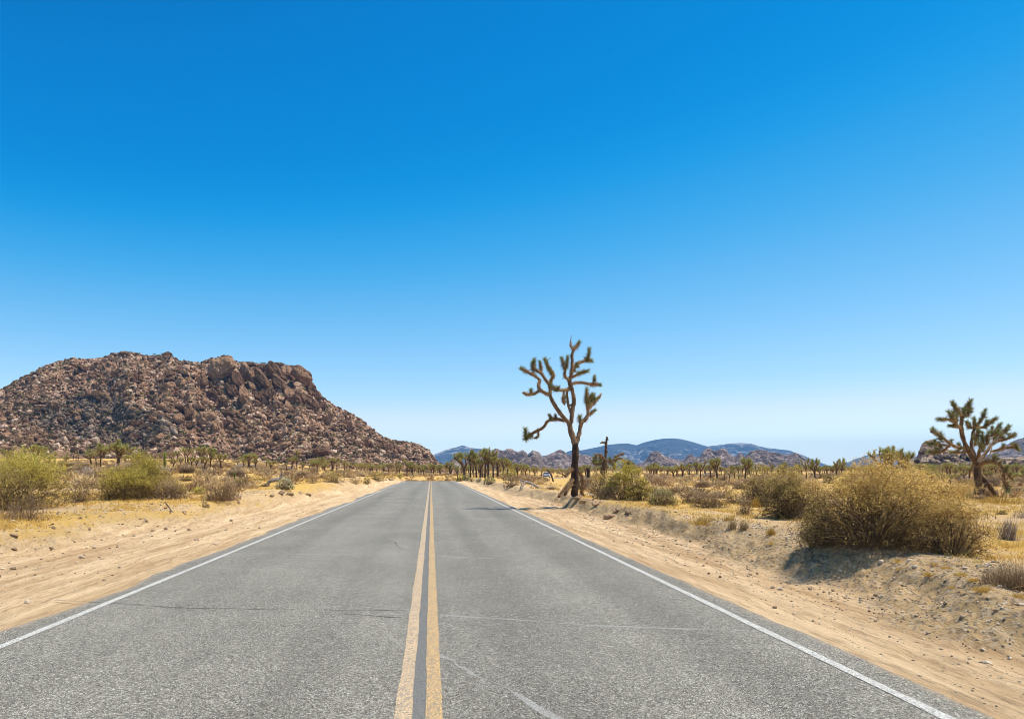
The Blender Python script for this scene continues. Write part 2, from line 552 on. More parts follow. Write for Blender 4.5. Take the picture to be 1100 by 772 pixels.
def build_road():
    def wob(i, y, a, b):
        la = 0.13 * fbm(np.array(y / 2.4), np.array(1.3), 61, 4, 0.6) + 0.28 * max(0, float(fbm(np.array(y / 5.0), np.array(8.3), 62, 2)))
        lb = 0.05 * fbm(np.array(y / 2.0), np.array(5.3), 63, 4, 0.6)
        return a + float(la), b + float(lb)
    V, Q = strip(-4.02, 3.42, 0.0, 63, wob=wob)
    mb = MB(); mb.add(V, Q=Q)
    nc = 63; nr = len(V) // nc
    # broken edge: drop the outer rims down into the dirt
    Vr = V.reshape(nr, nc, 3)
    for side in (0, -1):
        rim = Vr[:, side].copy(); low = rim.copy(); low[:, 2] -= 0.09
        low[:, 0] += -0.02 if side == 0 else 0.02
        q = grid_quads(nr, 2)
        mb.add(np.stack([rim, low] if side == 0 else [rim, low], 1).reshape(-1, 3), Q=q if side == -1 else q[:, ::-1])
    o = mb.obj('road', M_ASPH, smooth=False)
    off = np.tile(np.abs(np.linspace(-4.02, 3.42, nc)), nr)
    lim = np.tile(np.where(np.linspace(-4.02, 3.42, nc) < 0, 3.8, 3.22), nr)
    e = np.concatenate([np.clip((off - lim + 0.1) * 2.4 + 0.2, 0, 1.0), np.full(4 * nr, 0.5)])
    add_attr(o.data, 'edge', e)
    so = np.tile(np.linspace(-4.02, 3.42, nc), nr)
    wh = sum(np.exp(-((so - c) / 0.28) ** 2) for c in (-2.75, -1.05, 0.85, 2.35)) * 0.8
    add_attr(o.data, 'wheel', np.concatenate([wh, np.zeros(4 * nr)]))
    tag(o, 'two lane grey asphalt road running straight to a low crest', kind='structure')
    M_W = mat_paint('white_road_paint', (0.70, 0.68, 0.62), 0.70)
    M_Y = mat_paint('yellow_road_paint', (0.80, 0.56, 0.32), 0.60)
    M_Y2 = mat_paint('orange_road_paint', (0.76, 0.48, 0.19), 0.60)
    M_TAR = mat_paint('dark_tar_strip', (0.13, 0.13, 0.135), 0.48)
    def line(name, a, b, mat, z, lab, wa=0.006):
        def wb(i, y, p, q):
            return p + wa * float(fbm(np.array(y * 2.2), np.array(a * 9), 71, 3)), q + wa * float(fbm(np.array(y * 2.2), np.array(a * 9 + 5), 72, 3))
        V, Q = strip(a, b, z, 3, wob=wb)
        m_ = MB(); m_.add(V, Q=Q)
        l = m_.obj(name, mat, o); l['label'] = lab
    line('edge_line', -3.70, -3.615, M_W, 0.004, 'white edge line on the left')
    line('edge_line', 3.08, 3.165, M_W, 0.004, 'white edge line on the right')
    line('center_line', -0.222, -0.118, M_Y, 0.006, 'pale yellow left centre line')
    line('center_line', -0.036, 0.068, M_Y2, 0.006, 'deeper yellow right centre line')
    line('tar_strip', -0.13, -0.03, M_TAR, 0.003, 'dark strip between the two centre lines', 0.004)
    # cracks: pale filled seams and thin dark ones
    M_PALE = mat_paint('pale_crack_filler', (0.42, 0.41, 0.37), 0.62)
    M_DARK = mat_paint('dark_open_crack', (0.035, 0.033, 0.03), 0.62)
    rg = np.random.default_rng(5)
    def P(px, py):
        D = CAM_H * FPX / (py - VY)
        return np.array([(px - VX) / FPX * D, D])
    def crack(pts, wd, mat, lab, jag=0.05):
        pts = [P(*q) for q in pts]
        L = []
        for a, b in zip(pts[:-1], pts[1:]):
            n = max(3, int(np.hypot(*(b - a)) / 0.07))
            for k in range(n):
                L.append(a + (b - a) * k / n)
        L.append(pts[-1])
        L = np.array(L)
        n = len(L)
        tt = np.arange(n) * 0.07
        d = np.gradient(L, axis=0); d /= np.hypot(d[:, 0], d[:, 1])[:, None] + 1e-9
        nm = np.stack([-d[:, 1], d[:, 0]], 1)
        sd = int(rg.integers(999))
        L = L + nm * (jag * fbm(tt / 0.6, tt * 0, sd, 5, 0.65))[:, None]
        ww = wd * 1.1 * (0.1 + 1.4 * vnoise(tt / 0.25, tt * 0, sd + 9))[:, None]
        V = np.stack([np.c_[L - nm * ww / 2, np.full(n, 0.002)], np.c_[L + nm * ww / 2, np.full(n, 0.002)]], 1).reshape(-1, 3)
        q = MB(); q.add(V, Q=grid_quads(n, 2))
        c = q.obj('crack', mat, o); c['label'] = lab
    crack([(474, 660), (560, 665), (640, 671), (720, 675), (800, 677)], 0.04, M_PALE, 'pale filled crack across the right lane')
    crack([(474, 703), (512, 722), (560, 746), (612, 778)], 0.05, M_PALE, 'pale diagonal crack in the right lane', 0.08)
    crack([(60, 644), (170, 651), (300, 655), (434, 655)], 0.022, M_DARK, 'thin dark crack across the left lane')
    crack([(365, 659), (400, 661), (446, 664)], 0.022, M_DARK, 'short dark crack beside the centre line')
    crack([(252, 594), (340, 595), (452, 597)], 0.045, M_PALE, 'pale crack across the left lane')
    crack([(465, 597), (540, 600), (612, 602)], 0.05, M_PALE, 'pale crack across the right lane further on')
    crack([(466, 568), (520, 568), (582, 569)], 0.06, M_PALE, 'faint pale crack across the right lane near the tree')
    crack([(410, 579), (424, 582), (432, 590)], 0.03, M_DARK, 'short crooked dark crack in the left lane')
    crack([(360, 546), (455, 546)], 0.08, M_PALE, 'far pale crack across the left lane')
    crack([(466, 545), (560, 546)], 0.08, M_PALE, 'far pale crack across the right lane')
build_road()

# ------------------------------------------------------------------ rocks
def ico(sub):
    import bmesh
    bm = bmesh.new()
    bmesh.ops.create_icosphere(bm, subdivisions=sub, radius=1.0)
    V = np.array([v.co[:] for v in bm.verts]); T = np.array([[v.index for v in f.verts] for f in bm.faces])
    bm.free()
    return V, T
ICO1, ICO2, ICO3, ICO4 = ico(1), ico(2), ico(3), ico(4)

def noise3(V, sc, seed):
    return (fbm(V[:, 0] * sc + V[:, 2] * sc * 0.7, V[:, 1] * sc - V[:, 2] * sc * 0.6, seed, 3)
            + fbm(V[:, 2] * sc * 1.1 + 5, V[:, 0] * sc * 0.9 - V[:, 1] * sc * 0.4, seed + 3, 3)) * 0.5

def rock_verts(rg, base, planes=9, rough=0.06, dmin=0.55):
    V, T = base
    N = rg.normal(size=(planes, 3)); N /= np.linalg.norm(N, axis=1)[:, None]
    d = rg.uniform(dmin, 0.95, planes)
    k = V @ N.T
    s = np.min(np.where(k > 1e-3, d[None] / np.maximum(k, 1e-3), 9), axis=1)
    s = np.minimum(s, 1.0)
    s = s + rough * noise3(V, 1.6, int(rg.integers(9999))) + rough * 0.5 * noise3(V, 4.5, int(rg.integers(9999)))
    return V * s[:, None], T

def rotm(rg):
    q = rg.normal(size=4); q /= np.linalg.norm(q)
    a, b, c, d = q
    return np.array([[a*a+b*b-c*c-d*d, 2*(b*c-a*d), 2*(b*d+a*c)], [2*(b*c+a*d), a*a-b*b+c*c-d*d, 2*(c*d-a*b)], [2*(b*d-a*c), 2*(c*d+a*b), a*a-b*b-c*c+d*d]])

def scatter(mb, protos, P, size, rg, squash=(0.6, 1.0), tone=None):
    """many copies of small rocks gathered in one mesh"""
    for i in range(len(P)):
        V, T = protos[int(rg.integers(len(protos)))]
        R = rotm(rg)
        sc = size[i] * np.array([1.0, rg.uniform(0.7, 1.0), rg.uniform(*squash)])
        th = rg.uniform(0, 6.283)
        c, s = math.cos(th), math.sin(th)
        W = (V @ R.T) * sc
        W = W @ np.array([[c, s, 0], [-s, c, 0], [0, 0, 1]])
        mb.add(W + P[i], T=T, tone=float(rg.uniform(0, 1)) if tone is None else float(tone[i]))

def interp_px(pts, px):
    p = np.array(pts, float)
    return np.interp(px, p[:, 0], p[:, 1])

HILL_TOP = [(-260, 470), (-160, 452), (-60, 432), (0, 419), (18, 409), (30, 403), (48, 394), (60, 390), (78, 385), (92, 386), (110, 384), (124, 379), (135, 378), (146, 381), (158, 382), (182, 382), (192, 388), (215, 390), (222, 387), (240, 383), (252, 388), (262, 390), (290, 391), (310, 393), (322, 397),
            (331, 405), (338, 416), (346, 427), (360, 436), (375, 444), (388, 452), (400, 461), (412, 470), (425, 474), (440, 476), (452, 479), (460, 484), (468, 495), (476, 503), (520, 508)]
M_HILL = None
def hill_surface(px, D):
    """height of the boulder hill above the plain for a bearing (as photo pixel) and a distance"""
    top = interp_px(HILL_TOP, px)
    Dr = 445 + 25 * fbm(px / 90, px * 0, 81, 3) + 60 * sstep(380, 470, px)
    Df = 325 + 14 * fbm(px / 60, px * 0 + 4, 82, 3) + 60 * sstep(380, 470, px)
    x = (px - VX) / FPX * D
    zb = ground(x, D, fine=False)
    zt = CAM_H + (VY - top) / FPX * Dr
    t = (D - Df) / (Dr - Df)
    up = np.clip(t, 0, 1)
    gul = 0.15 * fbm(px / 30 + t * 0.6, t * 2.0, 83, 4) * np.sin(np.pi * np.clip(up, 0, 1))
    p = 0.25 * up + 0.75 * up ** 1.15 + gul
    p = np.where(t > 1, 1 - (t - 1) * 0.7 - 0.3 * (t - 1) ** 2, p)
    h = zb + (zt - zb) * p
    h = np.where(t < 0, zb + t * 8 - 0.4, h)
    m = sstep(0, 0.06, t)
    r = 0.0
    for sc_, am, sd in ((13.0, 2.0, 84), (5.5, 1.1, 85), (2.4, 0.9, 86)):
        d1, d2, rv = voro((x + 0.5 * D * 0) / sc_, D / sc_ * 0.8, sd)
        r = r + am * (np.sqrt(np.clip(1 - d1 ** 2, 0, 1)) - 0.75 + 0.7 * (rv - 0.5))
    damp = 1 - 0.75 * np.exp(-((t - 1) / 0.06) ** 2)
    return h + m * r * damp, t, x

def mat_hill():
    m = NT('granite_hill')
    p = m.pos()
    n1 = m.noise(p, 0.028, 5, 0.6)
    n2 = m.noise(p, 0.45, 6, 0.72)
    n3 = m.noise(p, 2.2, 4, 0.7)
    f = m.math('ADD', m.math('MULTIPLY', m.attr('tone'), 0.5), m.math('MULTIPLY', n2, 0.5))
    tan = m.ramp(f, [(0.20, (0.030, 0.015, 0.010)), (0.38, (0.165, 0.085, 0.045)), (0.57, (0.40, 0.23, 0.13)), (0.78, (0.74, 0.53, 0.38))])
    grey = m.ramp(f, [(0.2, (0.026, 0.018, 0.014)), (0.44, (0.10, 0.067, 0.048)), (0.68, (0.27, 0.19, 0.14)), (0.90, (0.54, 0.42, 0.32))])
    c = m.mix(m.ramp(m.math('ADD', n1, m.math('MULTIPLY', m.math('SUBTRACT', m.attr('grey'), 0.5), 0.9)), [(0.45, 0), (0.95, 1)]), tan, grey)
    c = m.mix(m.math('MULTIPLY', m.ramp(m.noise(p, 0.16, 5, 0.7), [(0.56, 0), (0.7, 1)]), 0.45), c, (0.10, 0.095, 0.035))
    cr = m.voro(m.pos((1, 1, 0.5)), 0.22, 'DISTANCE_TO_EDGE')
    h = m.math('ADD', m.math('MULTIPLY', m.ramp(cr, [(0, 0), (0.1, 1)]), 0.5), m.math('ADD', n2, m.math('MULTIPLY', n3, 0.4)))
    return m.done(c, m.bump(h, 0.9, 1.0), 0.93)

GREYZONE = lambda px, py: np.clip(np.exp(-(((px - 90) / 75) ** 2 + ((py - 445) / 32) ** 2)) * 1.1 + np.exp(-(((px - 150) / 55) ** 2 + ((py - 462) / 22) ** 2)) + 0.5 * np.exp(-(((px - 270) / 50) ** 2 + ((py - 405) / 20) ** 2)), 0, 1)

def build_hill():
    global M_HILL
    M_HILL = mat_hill()
    px = np.arange(-260, 500, 0.9)
    D = np.concatenate([np.linspace(300, 540, 330), np.linspace(545, 700, 20)])
    PX, DD = np.meshgrid(px, D)
    Z, t, X = hill_surface(PX, DD)
    mb = MB()
    d1, d2, rv = voro(X / 5.5, DD / 5.5 * 0.8, 85)
    mb.add(np.stack([X, DD, Z], -1).reshape(-1, 3), Q=grid_quads(*PX.shape), tone=(0.2 + 0.6 * rv).ravel())
    o = mb.obj('hill', M_HILL, smooth=False)
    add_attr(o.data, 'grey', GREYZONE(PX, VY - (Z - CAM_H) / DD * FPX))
    tag(o, 'brown boulder strewn granite hill left of the road', kind='structure')
    rg = np.random.default_rng(11)
    # the slope's surface as seen: pixel -> point
    scan = np.arange(318, 545, 0.9)
    def on_hill(px, py):
        Zs, ts, Xs = hill_surface(np.full(scan.shape, float(px)), scan)
        Y = VY - (Zs - CAM_H) / scan * FPX
        k = np.where(Y <= py)[0]
        k = k[0] if len(k) else int(np.argmin(Y))
        return np.array([Xs[k], scan[k], Zs[k]])
    # scree: far too many to count
    protos = [rock_verts(rg, ICO1 if i % 3 else ICO2, 7, 0.05, 0.5) for i in range(14)]
    n = 30000
    pxs = rg.uniform(-130, 478, n)
    ts = rg.uniform(0.0, 1.06, n) ** 1.1
    ds = 325 + 60 * sstep(380, 470, pxs) + ts * 128
    Zs, tt, Xs = hill_surface(pxs, ds)
    sz = np.clip(rg.lognormal(-0.62, 0.6, n), 0.26, 2.6)
    sz = np.where(tt > 0.93, np.minimum(sz, 1.4), sz)
    ok = (tt > -0.10)
    P = np.stack([Xs, ds, Zs + sz * 0.2], -1)[ok]
    sz = sz[ok]
    mb = MB()
    scatter(mb, protos, P, sz, rg, (0.55, 1.0), tone=rg.uniform(0, 1, len(P)) ** 1.1)
    o2 = mb.obj('scree', M_HILL, smooth=False)
    allv = np.concatenate(mb.v)
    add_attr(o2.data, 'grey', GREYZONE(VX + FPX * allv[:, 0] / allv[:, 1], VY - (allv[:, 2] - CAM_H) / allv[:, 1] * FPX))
    tag(o2, 'loose brown and grey rocks covering the slope of the hill', kind='stuff')
    mb = MB()
    n = 3200
    pxs = rg.uniform(-100, 470, n); ts = rg.uniform(0.0, 1.0, n) ** 1.2
    ds = 325 + 60 * sstep(380, 470, pxs) + ts * 126
    Zs, tt, Xs = hill_surface(pxs, ds)
    for i in range(n):
        r_ = rg.uniform(0.35, 1.15); k_ = 26
        q = rg.normal(size=(k_, 3)); q[:, 2] = np.abs(q[:, 2])
        q /= np.linalg.norm(q, axis=1)[:, None]
        mbV = np.array([Xs[i], ds[i], Zs[i] + 0.5]) + q * r_ * rg.uniform(0.2, 1, (k_, 1))
        a_ = rg.normal(size=(k_, 3)) * 0.28; b_ = rg.normal(size=(k_, 3)) * 0.28
        mb.add(np.stack([mbV, mbV + a_, mbV + b_], 1).reshape(-1, 3), T=np.arange(3 * k_).reshape(k_, 3), tone=float(rg.uniform(0, 1)))
    o3 = mb.obj('scrub', tone_mat('hillside_scrub', [(0, (0.06, 0.06, 0.02)), (0.5, (0.15, 0.14, 0.045)), (1, (0.30, 0.24, 0.09))], 0))
    tag(o3, 'small dark green and brown scrub dotted over the slope of the hill', kind='stuff')
    # boulders one by one
    big = [bpy.data.meshes.new('x') for _ in range(0)]
    for i in range(12):
        V, T = rock_verts(rg, ICO3, 10, 0.07, 0.5)
        m_ = MB(); m_.add(V, T=T, tone=0.25 + 0.05 * i)
        big.append(m_.mesh('boulder', M_HILL, smooth=False))
    cliffm = []
    for i in range(8):
        V, T = rock_verts(rg, ICO4, 22, 0.16, 0.6)
        V = V * (1 - 0.16 * np.abs(noise3(V * np.array([1, 1, 0.3]), 2.6, 300 + i)) + 0.11 * noise3(V * np.array([1, 1, 0.6]), 6.0, 320 + i))[:, None]
        m_ = MB(); m_.add(V, T=T, tone=0.16 + 0.06 * i)
        cliffm.append(m_.mesh('rock_slab', M_HILL, smooth=False))
    for me in big + cliffm:
        add_attr(me, 'grey', np.full(len(me.vertices), 0.15))
    def place(px, py, wpx, hpx, tilt, name, lab, group, meshes, depth=None):
        p = on_hill(px, min(py + hpx * 0.35, 500))
        k = p[1] / FPX
        o = bpy.data.objects.new(name, meshes[int(rg.integers(len(meshes)))])
        zc = CAM_H + (VY - py) * k
        o.location = ((px - VX) * k, p[1] + 0.15 * wpx * k, zc)
        d = depth or 0.5 * (wpx + hpx) * 0.5 * k
        o.scale = (wpx * k * 0.56, d * 0.9, hpx * k * 0.56)
        o.rotation_mode = 'XYZ'
        o.rotation_euler = (rg.uniform(-0.25, 0.05), math.radians(tilt), rg.uniform(-0.3, 0.3))
        COL.objects.link(o)
        tag(o, lab, 'boulder', group)
        return o
    ribs = [(236, 397, 30, 30, 15, 'broad rounded granite head at the left end of the summit cliff'),
            (217, 413, 16, 19, 10, 'smaller rounded knob below the left end of the summit cliff'),
            (243, 384, 14, 6, 12, 'flat dark cap rock on top of the summit cliff'),
            (255, 410, 13, 36, -24, None), (249, 420, 12, 22, -18, None), (262, 424, 12, 22, -22, None), (264, 401, 12, 24, -28, None),
            (273, 409, 11, 32, -30, None), (284, 409, 12, 34, -32, None), (280, 396, 14, 14, -20, None), (294, 398, 17, 26, -34, None),
            (303, 414, 14, 32, -36, None), (290, 424, 13, 20, -30, None), (312, 424, 12, 22, -38, None), (277, 426, 12, 18, -25, None),
            (308, 400, 14, 18, -35, None), (323, 403, 17, 26, -48, 'long sloping slab at the right end of the summit cliff'), (331, 414, 15, 16, -42, None),
            (324, 426, 11, 18, -45, None), (340, 424, 12, 14, -40, None), (345, 436, 13, 12, -40, None), (335, 436, 13, 12, -35, None),
            (228, 424, 14, 16, -10, None), (240, 432, 14, 14, -20, None), (300, 392, 12, 7, 8, None), (268, 391, 12, 7, 5, None)]
    for (a, b, c, d, e, lab) in ribs:
        place(a, b, c, d, e, 'cliff_rock', lab or 'steep brown granite rib of the cliff below the summit ridge', 'steep granite ribs of the summit cliff', cliffm)
    outs = [(176, 436, 17, 11, 5), (191, 450, 15, 13, 0), (203, 445, 11, 21, 4), (204, 457, 10, 13, 0), (220, 450, 19, 20, 18), (232, 458, 10, 15, -12),
            (190, 437, 26, 9, 8), (214, 438, 16, 9, 14), (168, 446, 12, 10, 0), (178, 447, 12, 9, 5), (184, 459, 10, 8, 0), (212, 462, 10, 8, 0), (242, 455, 12, 12, -20), (244, 444, 14, 12, -30)]
    for k in range(46):
        a_, b_ = rg.uniform(222, 345), rg.uniform(392, 438)
        if b_ < interp_px(HILL_TOP, a_) + 9 or b_ > 432 + 0.1 * (a_ - 222): continue
        place(a_, b_, rg.uniform(5, 9), rg.uniform(8, 17), rg.uniform(-42, -18), 'cliff_rock', 'steep brown granite rib of the cliff below the summit ridge', 'steep granite ribs of the summit cliff', cliffm)
    for q in outs:
        place(*q, 'outcrop_rock', 'blocky granite boulder stacked in the outcrop half way up the hill', 'stacked boulders of the outcrop half way up the hill', cliffm)
    singles = [(347, 487, 30, 15, 4, 'large smooth grey granite dome at the foot of the hill'), (300, 482, 24, 10, -12, 'dark flat slab leaning left of the grey dome at the hill foot'),
               (320, 486, 18, 8, -6, 'low dark rock between the leaning slab and the grey dome'), (373, 470, 8, 6, 10, 'pale block above and right of the grey dome'),
               (352, 450, 12, 18, 0, 'dark square buttress in the middle of the right slope'), (57, 437, 14, 13, 0, 'dark rocky knob on the left part of the slope'),
               (72, 446, 10, 7, 0, 'brown rock just right of the dark knob on the left slope'), (146, 470, 14, 13, 0, 'dark jagged outcrop low on the slope above the joshua trees'),
               (173, 470, 16, 12, 0, 'second dark outcrop low on the slope, right of the jagged one'), (90, 458, 8, 8, -30, 'upright brown rock above the left joshua trees'),
               (128, 413, 9, 8, 0, 'dark hollow rock below the highest summit'), (136, 380, 24, 5, 0, 'dark flat rocks capping the highest summit of the hill'),
               (181, 380, 10, 5, 0, 'small brown rock on the skyline right of the highest summit')]
    for (a, b, c, d, e, lab) in singles:
        place(a, b, c, d, e, 'boulder', lab, None, cliffm)
    cl = [(30, 425, 20), (70, 440, 22), (110, 428, 16), (140, 400, 18), (150, 455, 20), (185, 410, 14), (260, 455, 18), (300, 450, 16), (290, 470, 20), (365, 460, 14), (330, 465, 16), (395, 478, 14), (20, 470, 20), (430, 484, 10), (100, 398, 16)]
    for (ca, cb, cr_) in cl:
        for k in range(6):
            a_, b_ = ca + rg.normal(0, cr_ * 0.55), cb + rg.normal(0, cr_ * 0.3)
            if b_ < interp_px(HILL_TOP, a_) + 8 or b_ > 494 or not 2 < a_ < 455: continue
            place(a_, b_, rg.uniform(7, 15), rg.uniform(6, 12), rg.uniform(-30, 35), 'slab_rock', 'larger fractured granite slab standing out of the scree on the hillside', 'larger fractured slabs on the hillside', cliffm)
    n = 0
    while n < 200:
        px, py = rg.uniform(2, 462), rg.uniform(386, 499)
        if py < interp_px(HILL_TOP, px) + 5: continue
        s = float(np.clip(rg.lognormal(1.6, 0.28), 3.6, 9))
        place(px, py, s, s * rg.uniform(0.6, 1.0), rg.uniform(-40, 40), 'boulder', 'brown granite boulder lying among the scree on the hillside', 'boulders scattered over the hillside', big)
        n += 1
build_hill()

# ------------------------------------------------------------------ far ridges and mountains
def ridge(name, tops, D, depth, mat, cells, lab, base=0.0, step=0.8, rows=110, gully=0.0, pad=60, kind='structure'):
    p = np.array(tops, float)
    px = np.arange(p[0, 0], p[-1, 0], step)
    t = np.concatenate([np.linspace(-0.05, 1.0, rows), np.linspace(1.05, 2.0, 14)])
    PX, T_ = np.meshgrid(px, t)
    top = interp_px(tops, PX)
    Dr = D + depth
    DD = D + T_ * depth
    X = (PX - VX) / FPX * DD
    zt = CAM_H + (VY - top) / FPX * Dr
    up = np.clip(T_, 0, 1)
    prof = np.where(T_ <= 1, up ** 0.9, 1 - (T_ - 1) ** 1.3)
    if gully:
        g = np.abs(fbm(X / gully, DD / gully / 2.2, 91, 5, 0.55))
        prof = prof - 0.62 * (0.45 - g) * np.sin(np.pi * np.clip(T_, 0, 1)) 
    Z = base + (zt - base) * prof - (T_ < 0) * 6
    tone = 0.5 + 0.0 * X
    env = np.minimum(1, (zt - base) / (2.5 * cells[0][0]) if cells else 1)
    for sc_, am, sd in cells:
        d1, d2, rv = voro(X / sc_, DD / sc_ * 0.8, sd)
        damp = 1 - 0.45 * np.exp(-((T_ - 1) / 0.08) ** 2)
        Z = Z + env * damp * am * (np.sqrt(np.clip(1 - 1.2 * d1 ** 2, 0, 1)) - 0.7 + 0.7 * (rv - 0.5)) * sstep(-0.05, 0.1, T_)
        tone = tone + (rv - 0.5) * 0.3
    mb = MB()
    mb.add(np.stack([X, DD, Z], -1).reshape(-1, 3), Q=grid_quads(*X.shape), tone=tone.ravel())
    o = mb.obj(name, mat, smooth=not cells)
    return tag(o, lab, kind=kind)

def mat_far(name, stops, sc, bump, pale=None):
    m = NT(name)
    p = m.pos()
    n2 = m.noise(p, sc, 7, 0.68)
    c = m.ramp(m.math('ADD', m.math('MULTIPLY', m.attr('tone'), 0.5), m.math('MULTIPLY', n2, 0.5)), stops)
    if not pale:
        cr = m.voro(m.pos((1, 1, 0.8)), sc * 1.6, 'DISTANCE_TO_EDGE')
        c = m.mix(1.0, c, m.ramp(cr, [(0.0, 0.3), (0.10, 1.0)]), 'MULTIPLY')
    if pale:
        q = m.math('MULTIPLY', m.noise(p, sc * 0.18, 3, 0.6), m.noise(p, sc * 2.5, 5, 0.75))
        c = m.mix(m.ramp(q, [(pale, 0), (pale + 0.05, 1)]), c, (0.58, 0.50, 0.44))
    return m.done(c, m.bump(n2, bump, 1.0), 0.95)

def build_far():
    MR = mat_far('pinkish_granite', [(0.32, (0.05, 0.03, 0.022)), (0.46, (0.15, 0.095, 0.07)), (0.58, (0.32, 0.22, 0.17)), (0.72, (0.62, 0.48, 0.38))], 0.09, 7.0)
    MD = mat_far('dark_granite', [(0.3, (0.06, 0.04, 0.032)), (0.5, (0.17, 0.11, 0.085)), (0.7, (0.40, 0.29, 0.22))], 0.08, 4.0)
    MM = mat_far('haze_tinted_mountain_slope', [(0.3, (0.045, 0.045, 0.055)), (0.5, (0.095, 0.095, 0.11)), (0.7, (0.21, 0.19, 0.19))], 0.0055, 130.0, 0.29)  # cool grey base colour holds part of the blue distance haze
    MO = mat_far('tan_granite', [(0.25, (0.05, 0.03, 0.02)), (0.42, (0.17, 0.105, 0.07)), (0.60, (0.40, 0.28, 0.185)), (0.8, (0.66, 0.52, 0.38))], 0.3, 1.2)
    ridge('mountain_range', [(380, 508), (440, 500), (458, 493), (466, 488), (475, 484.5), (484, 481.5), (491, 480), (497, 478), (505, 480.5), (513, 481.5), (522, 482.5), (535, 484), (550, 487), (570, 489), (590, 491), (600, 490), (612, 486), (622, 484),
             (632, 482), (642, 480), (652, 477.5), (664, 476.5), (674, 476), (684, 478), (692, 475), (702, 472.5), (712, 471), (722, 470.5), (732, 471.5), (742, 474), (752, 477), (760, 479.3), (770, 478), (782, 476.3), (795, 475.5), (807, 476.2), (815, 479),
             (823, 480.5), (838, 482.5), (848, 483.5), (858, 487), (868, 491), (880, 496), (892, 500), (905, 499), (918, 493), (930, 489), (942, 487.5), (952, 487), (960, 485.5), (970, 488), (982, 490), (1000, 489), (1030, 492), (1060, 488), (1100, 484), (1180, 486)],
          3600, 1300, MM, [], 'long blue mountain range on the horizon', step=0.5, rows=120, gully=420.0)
    ridge('rocky_ridge', [(470, 506), (480, 498), (486, 492.5), (492, 496), (498, 499), (506, 492), (513, 487), (520, 488), (527, 485), (533, 483), (540, 485), (546, 483.5), (551, 484), (556, 486.5), (562, 484.5), (567, 488.5), (572, 484.5), (579, 487.5), (583, 491.5),
             (589, 489), (595, 487), (601, 484), (607, 486), (611, 490), (618, 488), (626, 489), (634, 490.5), (642, 494), (652, 500), (660, 506)],
          1250, 190, MR, [(26, 12, 101), (12, 9, 102), (5.5, 5, 103)], 'pinkish granite ridge of jumbled domes beyond the bend of the road', step=0.5)
    ridge('rocky_ridge', [(556, 506), (560, 496), (566, 492), (573, 490), (579, 493), (585, 500), (590, 506)], 1050, 70, MD, [(16, 8, 104), (6, 5, 105)],
          'small dark rock hill in front of the pinkish granite ridge', step=0.5, rows=40)
    ridge('rocky_ridge', [(645, 506), (672, 502), (682, 499), (690, 498), (695, 493), (699, 487), (704, 485), (708, 486.5), (712, 490), (718, 492), (726, 494), (734, 495), (739, 490), (743, 488), (747, 493), (752, 491), (756, 485), (762, 483), (768, 485.5), (774, 483), (780, 484.5), (785, 490),
             (790, 491.5), (795, 486.5), (800, 491), (806, 486), (812, 484.5), (818, 484), (825, 485.5), (832, 486), (840, 489), (847, 489.5), (855, 487), (862, 491), (870, 495), (880, 501), (900, 506)],
          1150, 180, MR, [(24, 11, 106), (11, 9, 107), (5, 5, 108)], 'long craggy granite ridge below the blue mountains on the right', step=0.5)
    ridge('rocky_ridge', [(1040, 508), (1052, 496), (1064, 488), (1076, 481), (1088, 475), (1100, 470), (1130, 462), (1180, 455)], 1500, 300, MR, [(28, 12, 109), (12, 6, 110)],
          'purple rocky slope rising at the right edge', step=0.6)
    o = ridge('rock_outcrop', [(940, 507), (968, 502), (978, 496), (985, 490), (990, 478), (994, 475), (1002, 474), (1008, 475), (1013, 481), (1020, 484), (1030, 485), (1045, 488), (1062, 492), (1085, 491), (1110, 492), (1150, 497)],
          330, 40, MO, [(7, 3.2, 111), (3.2, 1.7, 112)], 'tan boulder outcrop standing behind the large right joshua tree', step=0.6, rows=60)
    rg = np.random.default_rng(19)
    ms = []
    for i in range(8):
        V, T = rock_verts(rg, ICO3, 10, 0.06, 0.55)
        m_ = MB(); m_.add(V, T=T, tone=0.05 + 0.11 * i); ms.append(m_.mesh('boulder', MO))
    for k in range(95):
        px = rg.uniform(984, 1100); lo = interp_px([(984, 496), (992, 480), (1010, 480), (1016, 487), (1100, 496)], px)
        py = rg.uniform(lo, 503)
        s = rg.uniform(3.5, 8); Dk = 352 - (py - 480) * 1.1
        ob = bpy.data.objects.new('boulder', ms[int(rg.integers(8))])
        kk = Dk / FPX
        ob.location = ((px - VX) * kk, Dk, CAM_H + (VY - py) * kk)
        ob.scale = (s * kk * 0.55, s * kk * 0.5, s * kk * rg.uniform(0.4, 0.6)); ob.rotation_euler = tuple(rg.uniform(-0.4, 0.4, 2)) + (rg.uniform(0, 6),)
        COL.objects.link(ob)
        tag(ob, 'tan weathered boulder piled on the outcrop behind the large right joshua tree', 'boulder', 'boulders piled on the right outcrop')
build_far()

